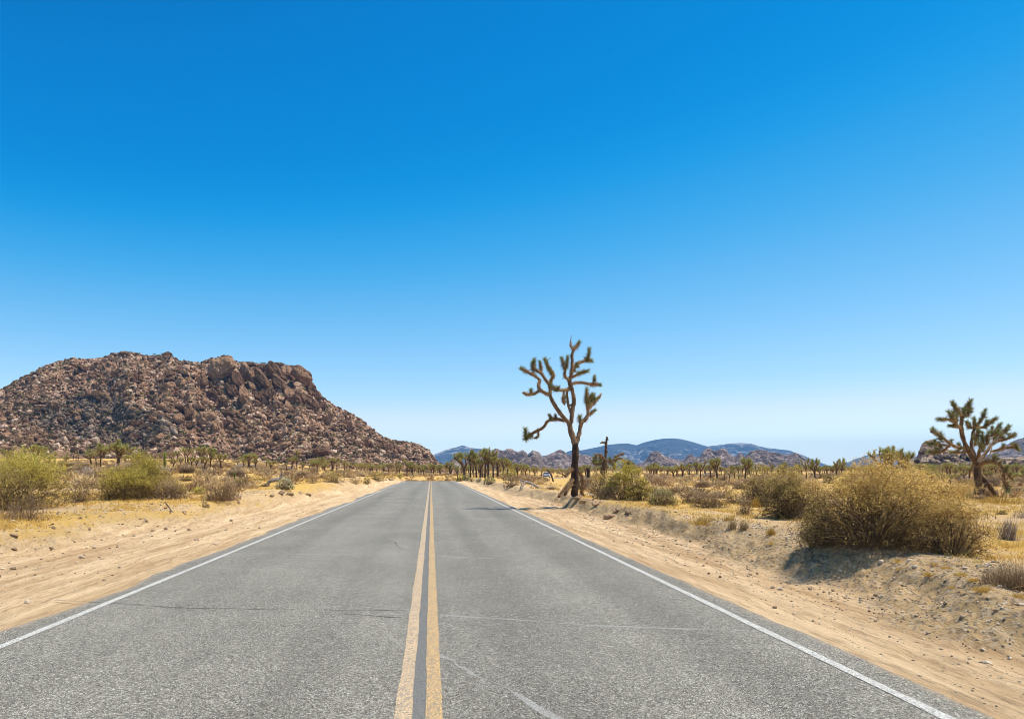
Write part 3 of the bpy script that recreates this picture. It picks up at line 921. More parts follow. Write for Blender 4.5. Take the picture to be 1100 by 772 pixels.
# ------------------------------------------------------------------ joshua trees
M_BARK = tone_mat('joshua_bark', [(0.0, (0.05, 0.03, 0.02)), (0.35, (0.16, 0.095, 0.055)), (0.65, (0.34, 0.21, 0.12)), (1.0, (0.52, 0.36, 0.22))], 9.0, 0.4, bump=(26, 0.03))
M_THATCH = tone_mat('dead_leaf_thatch', [(0.0, (0.14, 0.08, 0.035)), (0.5, (0.46, 0.27, 0.115)), (1.0, (0.72, 0.49, 0.25))], 0, trans=0.15)
M_LEAF = tone_mat('joshua_leaf', [(0.0, (0.50, 0.34, 0.14)), (0.22, (0.38, 0.31, 0.09)), (0.55, (0.30, 0.29, 0.07)), (1.0, (0.58, 0.56, 0.20))], 0, trans=0.2, rough=0.55, randamp=0.06)
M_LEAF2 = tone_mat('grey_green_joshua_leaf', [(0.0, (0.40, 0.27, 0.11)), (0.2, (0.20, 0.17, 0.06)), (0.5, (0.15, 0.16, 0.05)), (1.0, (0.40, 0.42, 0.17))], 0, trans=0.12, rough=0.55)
M_LEAFB = tone_mat('bright_joshua_leaf', [(0.0, (0.30, 0.28, 0.08)), (0.4, (0.20, 0.30, 0.05)), (1.0, (0.36, 0.48, 0.10))], 0, trans=0.25, rough=0.55)
M_DEADWOOD = tone_mat('grey_dead_wood', [(0.0, (0.10, 0.08, 0.065)), (0.5, (0.27, 0.225, 0.19)), (1.0, (0.50, 0.44, 0.38))], 12.0, 0.4, bump=(30, 0.02))

def tube(mb, pts, rad, sides=8, tone=0.5, wob=0.0, seed=0, cap=True, tvar=0.0):
    P = np.asarray(pts, float)
    R = np.broadcast_to(np.asarray(rad, float), (len(P),)).copy()
    # resample with a smooth curve
    if len(P) > 2:
        n = len(P)
        tt = np.linspace(0, n - 1, (n - 1) * 3 + 1)
        i = np.minimum(tt.astype(int), n - 2); f = (tt - i)[:, None]
        p0 = P[np.maximum(i - 1, 0)]; p1 = P[i]; p2 = P[i + 1]; p3 = P[np.minimum(i + 2, n - 1)]
        P2 = 0.5 * ((2 * p1) + (-p0 + p2) * f + (2 * p0 - 5 * p1 + 4 * p2 - p3) * f ** 2 + (-p0 + 3 * p1 - 3 * p2 + p3) * f ** 3)
        R = np.interp(tt, np.arange(n), R); P = P2
    n = len(P)
    d = np.gradient(P, axis=0); d /= np.linalg.norm(d, axis=1)[:, None] + 1e-9
    ref = np.array([0.31, 0.95, 0.05]) if abs(d[0, 1]) < 0.8 else np.array([1.0, 0.1, 0.1])
    u = np.cross(d, ref); u /= np.linalg.norm(u, axis=1)[:, None] + 1e-9
    v = np.cross(d, u)
    a = np.linspace(0, 2 * np.pi, sides, endpoint=False)
    rr = R[:, None] * (1 + wob * (2 * hash2(np.arange(n)[:, None] + 0 * a[None].astype(int), np.arange(sides)[None] + np.zeros((n, 1)), seed + 5) - 1))
    V = P[:, None] + rr[..., None] * (np.cos(a)[None, :, None] * u[:, None] + np.sin(a)[None, :, None] * v[:, None])
    i = np.arange(n * sides).reshape(n, sides)
    j = np.roll(i, -1, axis=1)
    Q = np.stack([i[:-1], j[:-1], j[1:], i[1:]], -1).reshape(-1, 4)
    V = V.reshape(-1, 3)
    T = None
    if cap:
        V = np.concatenate([V, [P[-1] + d[-1] * R[-1] * 0.7]])
        T = np.stack([i[-1], j[-1], np.full(sides, n * sides)], -1)
    tn = tone + tvar * (hash2(np.arange(len(V)), np.zeros(len(V)), seed) - 0.5)
    mb.add(V, T=T, Q=Q, tone=tn)
    return P, d, R

def blades(mb, O, D, L, W, rg, tone, bend=0.0, flat=1.0):
    """thin pointed blades: origins O, directions D, lengths L, widths W"""
    n = len(O)
    D = D / (np.linalg.norm(D, axis=1)[:, None] + 1e-9)
    r = rg.normal(size=(n, 3)) * flat + np.array([0, 0, (1 - flat) * 2.5])
    S_ = np.cross(D, r); S_ /= np.linalg.norm(S_, axis=1)[:, None] + 1e-9
    L = np.broadcast_to(L, (n,))[:, None]; W = np.broadcast_to(W, (n,))[:, None]
    tip = O + D * L
    if bend: tip = tip + np.array([0, 0, -1.0]) * L * bend
    V = np.stack([O - S_ * W / 2, O + S_ * W / 2, tip], 1).reshape(-1, 3)
    mb.add(V, T=np.arange(3 * n).reshape(n, 3), tone=np.repeat(np.broadcast_to(tone, (n,)), 3))

def rosette(mb, p, d, length, r, n, rg, w=0.02, dead=0.25, tone=None):
    """a shaggy spiky head of leaves along the last bit of a branch, pointing d"""
    p = np.asarray(p, float); d = np.asarray(d, float); d = d / np.linalg.norm(d)
    s = rg.uniform(0, 1, n)
    O = p - d * (length * (1 - s))[:, None]
    q = rg.normal(size=(n, 3)); q -= (q @ d)[:, None] * d; q /= np.linalg.norm(q, axis=1)[:, None]
    fwd = -0.5 + 1.9 * s + rg.normal(0, 0.25, n)
    D = q + d[None] * fwd[:, None]
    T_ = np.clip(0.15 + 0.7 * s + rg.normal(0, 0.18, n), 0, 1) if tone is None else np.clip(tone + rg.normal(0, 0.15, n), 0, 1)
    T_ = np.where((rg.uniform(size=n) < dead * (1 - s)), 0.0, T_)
    blades(mb, O, D, r * rg.uniform(0.75, 1.1, n), w, rg, T_)

def thatch(mb, P, d, R, rg, per_m, L, w):
    """dead leaves hanging flat along a branch"""
    for k in range(len(P) - 1):
        seg = P[k + 1] - P[k]; ln = np.linalg.norm(seg)
        n = rg.poisson(ln * per_m)
        if n == 0: continue
        s = rg.uniform(0, 1, n)[:, None]
        q = rg.normal(size=(n, 3)); q -= (q @ d[k])[:, None] * d[k]; q /= np.linalg.norm(q, axis=1)[:, None]
        O = P[k] + seg * s + q * R[k] * 0.8
        D = q * 0.55 - d[k][None] * 1.0 + rg.normal(0, 0.2, (n, 3))
        blades(mb, O, D, L * rg.uniform(0.6, 1.2, n), w, rg, rg.uniform(0.1, 0.9, n))

def joshua_random(seed, H, levels, r0, lod=1.0, spread=0.75, first=0.42, leaf=None, w=0.03, rl=0.24, tilt=0.0):
    """meshes (trunk, crown) of one joshua tree, its base at the origin"""
    rg = np.random.default_rng(seed)
    tr, cr = MB(), MB()
    def grow(p, d, ln, r, lv):
        n = 3
        pts = [p]
        q = p.copy(); dd = d.copy()
        for k in range(n):
            dd = dd + rg.normal(0, 0.16 if lv < levels else 0.05, 3) + np.array([0, 0, 0.16 if lv < levels else 0.0]); dd /= np.linalg.norm(dd)
            q = q + dd * ln / n
            pts.append(q.copy())
        rad = np.linspace(r, r * (0.86 if lv else 0.72), len(pts))
        if lv == levels: rad[0] = r * 1.15
        tube(tr, pts, rad, 6, 0.15 if lv == levels else 0.35, 0.15, seed + lv, tvar=0.3)
        if lv == 0:
            rosette(cr, q + dd * 0.12, dd, 0.42, rl, int(105 * lod), rg, w)
            return
        kids = int(rg.choice([3, 3, 4])) if lv == levels and levels > 1 else int(rg.choice([2, 2, 3, 3]))
        th0 = rg.uniform(0, 6.28)
        u = np.cross(dd, [0.3, 0.9, 0.1]); u /= np.linalg.norm(u); v = np.cross(dd, u)
        for k in range(kids):
            th = th0 + k * 6.28 / kids + rg.normal(0, 0.3)
            nd = dd * 0.8 + (u * math.cos(th) + v * math.sin(th)) * spread * rg.uniform(0.7, 1.2)
            nd[2] = max(nd[2], -0.1)
            nd /= np.linalg.norm(nd)
            grow(q, nd, H * (0.55 / levels) * rg.uniform(0.55, 1.15) if levels else 0, r * 0.74, lv - 1)
    grow(np.array([0, 0, -0.15]), np.array([tilt, 0, 1.0]), H * first + 0.15, r0, levels)
    tm = tr.mesh('trunk', M_BARK, True)
    cm = cr.mesh('crown', leaf or M_LEAF)
    zs = np.concatenate([np.concatenate(cr.v)[:, 2], [0.1]])
    return tm, cm, float(np.percentile(zs, 99.5))

def pole_tree(seed, H, r=0.16, leaf=None, w=0.03, tone=None, bare=0.25):
    """a young unbranched joshua tree: one pole clothed in leaves"""
    rg = np.random.default_rng(seed)
    tr, cr = MB(), MB()
    tube(tr, [(0, 0, -0.1), (0.02, 0, H * 0.5), (0, 0, H * 0.85)], [0.09, 0.08, 0.06], 6, 0.25, 0.1, seed)
    n = int(330 * (H / 1.5))
    s = rg.uniform(bare, 1, n)
    q = rg.normal(size=(n, 3)); q[:, 2] = 0; q /= np.linalg.norm(q, axis=1)[:, None]
    D = q; D[:, 2] = -0.3 + 1.3 * s ** 2 + rg.normal(0, 0.15, n)
    blades(cr, np.stack([0 * s, 0 * s, H * 0.93 * s], -1), D, r * rg.uniform(0.8, 1.2, n), w, rg, np.clip(0.15 + 0.75 * s + rg.normal(0, 0.15, n), 0, 1) if tone is None else tone)
    return tr.mesh('trunk', M_BARK, True), cr.mesh('crown', leaf or M_LEAFB), H

def put_tree(meshes, x, y, z, h, rz, lab, group=None, name='joshua_tree', sx=1.0, parts=True):
    tm, cm, H = meshes
    s = h / H
    o = empty(name, (x, y, z), rz, (s * sx, s * sx, s))
    for nm, me in (('trunk', tm), ('crown', cm)):
        c = bpy.data.objects.new(nm, me); COL.objects.link(c); c.parent = o
    return tag(o, lab, 'tree', group)

def bespoke_tree(name, base, D0, branches, heads, lab, thr, leafw, seed, lean=None, extra=None, head_n=150, conv=None):
    rg = np.random.default_rng(seed)
    bx, by, bz = base
    def W(px, py, dy):
        D = D0 + dy
        return np.array([(px - VX) / FPX * D, D, CAM_H - (py - VY) / FPX * D]) - np.array(base)
    o = empty(name, base)
    tr, cr, th = MB(), MB(), MB()
    for bi, (pts, ra, rb, tn, kind) in enumerate(branches):
        P = []
        for q in pts:
            a, b = conv(q[0], q[1])
            P.append(W(a, b, q[2]))
        P2, d, R = tube(tr, P, np.linspace(ra, rb, len(P)) * 0.92, 10, tn, 0.24, seed + bi, tvar=0.35)
        if extra and kind >= 0.9 and len(P2) > 4:
            for f_ in (0.45, 0.75):
                if rg.uniform() < 0.75:
                    k_ = int(f_ * (len(P2) - 1)); sd_ = rg.normal(0, 0.5, 2)
                    rosette(cr, P2[k_] + np.array([sd_[0] * 0.1, sd_[1] * 0.1, 0.16]), (sd_[0], sd_[1], 1.0), 0.16, 0.17, 110, rg, leafw, 0.45)
        if kind: thatch(th, P2, d, R, rg, thr * (kind * 1.7), 0.145, 0.018)
    for (x, y, dy, dx, dz, ln, r) in heads:
        a, b = conv(x, y)
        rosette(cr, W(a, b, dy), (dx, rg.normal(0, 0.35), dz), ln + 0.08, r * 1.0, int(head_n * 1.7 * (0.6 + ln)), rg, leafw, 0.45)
    t = tr.obj('trunk', M_BARK, o, True)
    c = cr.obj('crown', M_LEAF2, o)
    t2 = th.obj('dead_leaves', M_THATCH, o)
    return o

def build_main_tree():
    D0 = 29.6
    bx, by = (617.5 - VX) / FPX * D0, D0
    bz = CAM_H - (531 - VY) / FPX * D0
    A = lambda x, y: (550 + x / 7.718, 355 + y / 7.718)
    B = lambda x, y: (550 + x / 6.436, 440 + y / 6.436)
    def conv(x, y): return (x, y)
    a = lambda *q: [(*A(x, y), d) for x, y, d in q]
    b = lambda *q: [(*B(x, y), d) for x, y, d in q]
    br = [
        # trunk and fork
        (b((436, 600, 0), (434, 520, 0), (437, 400, 0), (438, 300, 0), (436, 230, 0)), 0.165, 0.135, 0.05, 0),
        (b((436, 235, 0), (418, 190, 0), (403, 130, 0), (395, 92, 0)), 0.13, 0.10, 0.45, 0.0),
        (b((440, 235, 0), (455, 195, 0.1), (468, 150, 0.2), (478, 95, 0.3), (512, 58, 0.4)), 0.10, 0.075, 0.4, 0),
        # left leader
        (a((474, 765, 0), (402, 690, -0.2), (345, 600, -0.4), (312, 532, -0.5)), 0.085, 0.07, 0.4, 0.4),
        (a((312, 532, -0.5), (270, 515, -0.6), (235, 495, -0.7), (182, 524, -0.9), (130, 530, -1.0), (92, 514, -1.1)), 0.062, 0.05, 0.5, 1),
        (a((235, 495, -0.7), (215, 452, -0.6), (232, 420, -0.5), (205, 385, -0.5), (125, 340, -0.6), (85, 318, -0.7)), 0.058, 0.045, 0.5, 1),
        (a((312, 532, -0.5), (314, 460, -0.3), (275, 402, -0.2), (238, 350, -0.1), (190, 322, 0), (178, 270, 0)), 0.062, 0.045, 0.5, 1),
        (a((236, 348, -0.1), (246, 315, 0.1), (232, 268, 0.2)), 0.045, 0.035, 0.5, 0.8),
        (a((318, 450, -0.3), (325, 408, -0.5), (347, 374, -0.7), (322, 336, -0.8), (292, 290, -0.8), (272, 235, -0.8)), 0.05, 0.042, 0.5, 1.2),
        (a((290, 245, -0.8), (325, 224, -0.8)), 0.018, 0.01, 0.6, 0),
        # low left arm
        (a((430, 748, 0.1), (350, 730, 0.3), (288, 755, 0.6)) + b((235, 98, 0.7), (205, 130, 0.9), (150, 157, 1.1), (112, 192, 1.2), (98, 205, 1.2)), 0.06, 0.05, 0.4, 0.7),
        (b((178, 140, 1.0), (184, 172, 1.0), (172, 192, 1.0), (150, 196, 1.1)), 0.035, 0.028, 0.5, 0.8),
        (a((345, 732, 0.3), (325, 715, 0.2), (313, 705, 0.1)), 0.03, 0.025, 0.5, 0.5), (a((380, 738, 0.3), (360, 712, 0.4)), 0.03, 0.025, 0.5, 0.5),
        # middle stems
        (a((470, 770, 0), (494, 750, 0), (500, 650, 0.1), (514, 590, 0.1), (502, 505, 0), (482, 445, 0), (474, 400, 0)), 0.085, 0.085, 0.45, 0.3),
        (a((494, 740, 0), (490, 695, 0.2), (465, 605, 0.4), (456, 520, 0.4), (470, 470, 0.2)), 0.052, 0.045, 0.4, 0.5),
        (a((490, 615, 0.2), (460, 622, 0.0)), 0.03, 0.03, 0.5, 0.5),
        (a((480, 485, 0), (430, 494, -0.3), (380, 492, -0.5), (335, 466, -0.7)), 0.052, 0.042, 0.5, 1),
        (a((430, 494, -0.3), (430, 525, -0.4), (420, 580, -0.5), (438, 615, -0.5)), 0.036, 0.034, 0.5, 1),
        (a((474, 405, 0), (440, 385, -0.2), (438, 345, -0.2), (450, 285, -0.3)), 0.05, 0.042, 0.5, 0.9),
        (a((450, 290, -0.3), (425, 262, -0.3), (413, 235, -0.2)), 0.036, 0.03, 0.5, 0.6), (a((450, 290, -0.3), (460, 255, -0.4), (460, 228, -0.4)), 0.036, 0.03, 0.5, 0.6),
        (a((440, 382, -0.2), (425, 398, -0.2), (414, 402, -0.3)), 0.014, 0.008, 0.4, 0),
        (a((474, 410, 0), (490, 375, 0), (496, 330, 0), (500, 250, 0.1), (494, 200, 0.1), (512, 158, 0.1)), 0.075, 0.045, 0.5, 0.6),
        (a((512, 158, 0.1), (487, 132, 0), (485, 92, 0)), 0.045, 0.04, 0.6, 0.6), (a((485, 95, 0), (490, 60, 0), (492, 38, 0)), 0.022, 0.008, 0.6, 0),
        (a((512, 158, 0.1), (540, 132, 0.2), (552, 108, 0.3)), 0.04, 0.034, 0.5, 0.8),
        (a((490, 360, 0), (504, 325, 0.2), (540, 277, 0.5), (600, 250, 0.8), (640, 243, 1.0)), 0.06, 0.045, 0.5, 1),
        (a((625, 245, 0.9), (632, 210, 0.9), (640, 160, 0.9)), 0.04, 0.032, 0.5, 0.7),
        (a((500, 385, 0), (530, 370, -0.3), (572, 350, -0.6), (610, 338, -0.9)), 0.045, 0.038, 0.5, 1),
        (a((495, 445, 0), (525, 435, 0.4), (570, 430, 0.8), (640, 442, 1.1), (710, 446, 1.4)), 0.048, 0.04, 0.5, 1),
        (a((680, 444, 1.2), (678, 415, 1.2), (682, 392, 1.2)), 0.034, 0.028, 0.5, 0.6), (a((600, 432, 0.9), (640, 442, 1.0)), 0.03, 0.03, 0.5, 0.4),
        # right limb
        (a((597, 752, 0.4), (632, 698, 0.5), (626, 640, 0.5), (625, 580, 0.4), (622, 500, 0.3)), 0.068, 0.046, 0.75, 1),
        (a((628, 650, 0.5), (655, 622, 0.6), (672, 575, 0.7)), 0.055, 0.04, 0.9, 0.8), (a((655, 620, 0.6), (700, 575, 0.8), (742, 522, 1.0)), 0.042, 0.034, 0.6, 1),
        (a((632, 700, 0.5), (660, 690, 0.7), (682, 668, 0.8)), 0.036, 0.03, 0.7, 0.6),
        (b((478, 95, 0.3), (472, 70, 0.2), (470, 58, 0.1)), 0.026, 0.02, 0.5, 0),
        # broken limbs hanging at the foot
        (b((420, 408, -0.1), (385, 440, -0.3), (367, 462, -0.4)), 0.055, 0.05, 0.25, 1.4),
        (b((418, 482, -0.1), (376, 530, -0.5), (336, 582, -0.8), (322, 604, -0.9)), 0.06, 0.05, 0.2, 1.4),
        (b((415, 510, -0.2), (385, 550, -0.6), (362, 590, -0.7)), 0.055, 0.05, 0.2, 1.2),
        (b((455, 425, 0.1), (484, 465, 0.2), (490, 530, 0.2), (476, 585, 0.1), (470, 600, 0)), 0.05, 0.045, 0.3, 1.4),
        (b((478, 560, 0.1), (498, 600, 0.2)), 0.045, 0.04, 0.25, 1),
        (b((366, 455, -0.4), (345, 442, -0.5), (328, 440, -0.5)), 0.028, 0.02, 0.3, 0),
    ]
    hd = lambda f, x, y, d, dx, dz, ln=0.22, r=0.19: (*f(x, y), d, dx, dz, ln, r)
    H = [hd(A, 78, 312, -0.7, -1, 0.5, 0.24), hd(A, 172, 262, 0, -0.1, 1, 0.40, 0.2), hd(A, 184, 240, 0, 0.1, 1, 0.3), hd(A, 230, 258, 0.2, -0.1, 1, 0.26, 0.15),
         hd(A, 272, 238, -0.8, -0.4, 1, 0.5, 0.18), hd(A, 298, 300, -0.8, -0.4, 1, 0.32, 0.17), hd(A, 156, 495, -0.9, 0, 1, 0.06, 0.17),
         hd(A, 326, 458, -0.7, -0.9, 0.5, 0.24, 0.2), hd(A, 355, 492, -0.6, -0.3, -0.2, 0.15, 0.15), hd(A, 440, 545, -0.4, 0.1, 0.8, 0.18, 0.17),
         hd(A, 410, 228, -0.2, -0.2, 1, 0.36, 0.18), hd(A, 461, 218, -0.4, 0.1, 1, 0.36, 0.17), hd(A, 556, 98, 0.3, 0.6, 0.8, 0.26, 0.19),
         hd(A, 642, 150, 0.9, 0.2, 1, 0.5, 0.2), hd(A, 662, 248, 1.0, 1, -0.1, 0.25, 0.2), hd(A, 545, 300, 0.3, 0.2, -0.4, 0.12, 0.15),
         hd(A, 628, 334, -0.9, 1, 0.25, 0.34, 0.19), hd(A, 520, 335, 0.1, 0.6, -0.2, 0.12, 0.13), hd(A, 732, 448, 1.4, 1, 0, 0.36, 0.18), hd(A, 683, 380, 1.2, 0, 1, 0.16, 0.16),
         hd(A, 620, 478, 0.3, 0, 1, 0.50, 0.2), hd(A, 617, 540, 0.4, -0.3, 1, 0.30, 0.17), hd(A, 655, 535, 0.6, 0.3, 1, 0.36, 0.22), hd(A, 688, 558, 0.7, 0.5, 0.8, 0.34, 0.2),
         hd(A, 672, 530, 0.7, 0.2, 1, 0.3, 0.2), hd(A, 712, 560, 0.9, 0.6, 0.7, 0.2, 0.17), hd(A, 686, 660, 0.8, 0.8, 0.6, 0.2, 0.16), hd(A, 564, 712, 0.1, 0, 1, 0.14, 0.2),
         hd(A, 312, 700, 0.1, -0.2, 1, 0.14, 0.15), hd(A, 360, 703, 0.4, 0.1, 1, 0.14, 0.15),
         hd(B, 95, 205, 1.2, -0.6, -0.8, 0.22, 0.22), hd(B, 92, 135, 1.1, -0.1, 1, 0.32, 0.22), hd(B, 95, 175, 1.1, -0.8, 0.2, 0.2, 0.2)]
    o = bespoke_tree('joshua_tree', (bx, by, bz), D0, br, H, '', 150, 0.016, 77, conv=conv, head_n=190)
    tag(o, 'tallest joshua tree, dark trunk standing on the right bank beside the road', 'tree')
build_main_tree()

def build_right_tree():
    D0 = 33.0
    C = lambda x, y: (990 + x / 6.173, 420 + y / 6.176)
    base = ((1050.8 - VX) / FPX * D0, D0, CAM_H - (532 - VY) / FPX * D0)
    c = lambda *q: [(*C(x, y), d) for x, y, d in q]
    br = [(c((376, 705, 0), (374, 640, 0), (372, 560, 0), (368, 480, 0)), 0.19, 0.13, 0.25, 0.3),
          (c((368, 500, 0), (345, 450, 0), (315, 400, -0.1), (288, 350, -0.2), (268, 285, -0.3), (262, 225, -0.4), (270, 155, -0.4)), 0.12, 0.075, 0.35, 0.6),
          (c((268, 165, -0.4), (240, 130, -0.6), (212, 85, -0.8)), 0.05, 0.04, 0.5, 1), (c((270, 160, -0.4), (296, 110, -0.2), (318, 72, 0)), 0.055, 0.04, 0.5, 1),
          (c((290, 165, -0.3), (310, 145, -0.1), (325, 122, 0)), 0.045, 0.04, 0.5, 1),
          (c((262, 245, -0.4), (236, 228, -0.6), (210, 185, -0.9), (184, 145, -1.1)), 0.05, 0.04, 0.5, 1), (c((240, 238, -0.6), (190, 228, -0.8)), 0.05, 0.04, 0.5, 1),
          (c((215, 205, -0.8), (175, 188, -1.1), (125, 186, -1.4)), 0.045, 0.038, 0.5, 1),
          (c((300, 372, -0.1), (242, 374, -0.5), (190, 350, -0.9), (145, 312, -1.2), (100, 285, -1.4), (62, 268, -1.6)), 0.065, 0.045, 0.35, 0.9),
          (c((190, 352, -0.9), (150, 392, -0.7), (110, 408, -0.6), (60, 402, -0.6)), 0.045, 0.038, 0.5, 1), (c((165, 360, -1.0), (105, 352, -1.2), (50, 345, -1.4)), 0.045, 0.038, 0.55, 1),
          (c((325, 400, 0), (262, 404, 0.4), (205, 405, 0.8)), 0.05, 0.04, 0.6, 1),
          (c((365, 470, 0), (348, 420, 0.2), (330, 370, 0.3), (338, 290, 0.4), (350, 240, 0.4), (346, 200, 0.4)), 0.09, 0.05, 0.35, 0.6),
          (c((350, 245, 0.4), (312, 235, 0.7), (298, 212, 0.9)), 0.042, 0.036, 0.5, 1), (c((358, 250, 0.4), (398, 190, 0.5), (418, 140, 0.6)), 0.05, 0.04, 0.55, 1),
          (c((365, 248, 0.4), (430, 230, 0.2), (462, 200, 0), (488, 185, -0.1)), 0.05, 0.042, 0.5, 1),
          (c((375, 470, 0), (382, 400, -0.4), (404, 340, -0.6), (402, 290, -0.7)), 0.075, 0.045, 0.45, 0.8), (c((404, 360, -0.5), (440, 345, -0.8), (442, 290, -0.9)), 0.05, 0.042, 0.55, 1),
          (c((378, 470, 0), (420, 415, 0.4), (470, 350, 0.7), (492, 325, 0.8), (482, 272, 0.9), (512, 228, 1.0)), 0.07, 0.042, 0.4, 0.8),
          (c((480, 345, 0.7), (515, 320, 1.1), (545, 268, 1.3), (572, 240, 1.4)), 0.05, 0.04, 0.5, 1), (c((505, 330, 0.9), (565, 318, 0.6), (612, 288, 0.4)), 0.048, 0.04, 0.5, 1),
          (c((460, 400, 0.6), (510, 388, 0.2), (560, 374, 0), (612, 372, -0.2), (638, 385, -0.3)), 0.05, 0.042, 0.55, 1.2),
          (c((440, 300, -0.2), (480, 290, -0.4), (500, 262, -0.5)), 0.045, 0.04, 0.5, 1), (c((355, 360, -0.3), (360, 300, -0.6), (375, 270, -0.6)), 0.045, 0.04, 0.5, 1),
          (c((378, 500, 0), (420, 472, -0.5), (475, 465, -0.9), (520, 488, -1.2), (545, 530, -1.3), (543, 580, -1.3), (560, 625, -1.3), (570, 650, -1.3)), 0.075, 0.05, 0.35, 1.2),
          (c((545, 528, -1.3), (575, 555, -1.1), (605, 585, -1.0)), 0.04, 0.035, 0.35, 1), (c((545, 520, -1.2), (565, 505, -1.4)), 0.035, 0.03, 0.4, 1), (c((470, 465, -0.9), (492, 445, -1.0)), 0.04, 0.035, 0.4, 1),
          (c((385, 555, 0.1), (430, 610, 0.3), (470, 660, 0.4), (500, 695, 0.5)), 0.10, 0.08, 0.1, 0.6), (c((392, 700, 0), (415, 640, 0), (428, 610, 0)), 0.07, 0.05, 0.1, 0.5)]
    h = lambda x, y, d, dx, dz, ln=0.22, r=0.21: (*C(x, y), d, dx, dz, ln, r)
    H = [h(205, 75, -0.8, -0.5, 1, 0.4), h(325, 60, 0, 0.5, 1, 0.34), h(330, 115, 0, 0.3, 1, 0.3), h(178, 135, -1.1, -0.4, 1, 0.34), h(180, 230, -0.8, -1, -0.1, 0.2, 0.16), h(110, 186, -1.4, -1, 0, 0.3),
         h(235, 118, -0.6, 0, 1, 0.4, 0.2), h(275, 120, -0.4, 0, 1, 0.3, 0.2), h(205, 140, -0.9, 0, 1, 0.2, 0.18), h(75, 250, -1.5, -0.2, 1, 0.26), h(125, 285, -1.3, 0, 0.4, 0.25, 0.26), h(45, 402, -0.6, -1, 0, 0.2), h(38, 345, -1.4, -1, 0.3, 0.26, 0.18),
         h(195, 405, 0.8, -1, 0, 0.2, 0.18), h(245, 350, -0.4, 0, 0.6, 0.2, 0.18), h(110, 345, -1.2, -0.4, 0.5, 0.2, 0.15), h(346, 180, 0.4, 0, 1, 0.34), h(298, 200, 0.9, -0.3, 1, 0.26, 0.18), h(422, 125, 0.6, 0.2, 1, 0.28, 0.19),
         h(495, 178, -0.1, 0.8, 0.6, 0.32), h(435, 200, 0.1, 0.1, 1, 0.24, 0.18), h(402, 275, -0.7, 0, 1, 0.4), h(442, 275, -0.9, 0, 1, 0.3, 0.18), h(520, 218, 1.0, 0.4, 1, 0.36), h(580, 232, 1.4, 0.5, 0.8, 0.34), h(620, 284, 0.4, 1, 0.4, 0.28, 0.2),
         h(645, 388, -0.3, 0.5, -0.6, 0.24), h(505, 255, -0.5, 0.4, 0.8, 0.3), h(500, 290, 0.2, 0.5, 0.6, 0.2, 0.18), h(375, 262, -0.6, 0, 1, 0.3), h(375, 335, -0.8, 0, 0.6, 0.3, 0.24), h(350, 300, -0.4, -0.5, 0.7, 0.2, 0.18),
         h(490, 430, -1.0, 0, 0.8, 0.24, 0.27), h(568, 500, -1.4, 0.3, 0.7, 0.18, 0.2), h(572, 665, -1.3, 0, -1, 0.34, 0.27), h(610, 592, -1.0, 0.7, -0.7, 0.2, 0.1), h(530, 290, 1.2, 0, 1, 0.2, 0.17), h(410, 360, -0.6, 0, 1, 0.2, 0.18), h(470, 240, 0.8, 0, 1, 0.2, 0.18)]
    o = bespoke_tree('joshua_tree', base, D0, br, H, '', 120, 0.02, 88, conv=lambda x, y: (x, y), head_n=150, extra=True)
    rg = np.random.default_rng(3)
    m_ = MB()
    W = lambda x, y, d: np.array([(C(x, y)[0] - VX) / FPX * (D0 + d), D0 + d, CAM_H - (C(x, y)[1] - VY) / FPX * (D0 + d)]) - np.array(base)
    for pts, r in (([(372, 460, -0.3), (420, 405, -1.0), (462, 350, -1.4), (492, 315, -1.6)], 0.035), ([(380, 470, -0.4), (430, 440, -1.2), (462, 400, -1.6), (460, 370, -1.8)], 0.03), ([(450, 366, -1.3), (486, 352, -1.4), (505, 320, -1.5)], 0.02), ([(440, 380, -1.3), (455, 345, -1.5), (470, 320, -1.4)], 0.02)):
        tube(m_, [W(*q) for q in pts], [r, r * 0.9, r * 0.7, r * 0.5][:len(pts)], 6, 0.8, 0.1, 5)
    b_ = m_.obj('dead_branch', M_DEADWOOD, o, True); b_['label'] = 'bare grey dead branch'
    tag(o, 'large spreading joshua tree at the right with a drooping limb', 'tree')
build_right_tree()

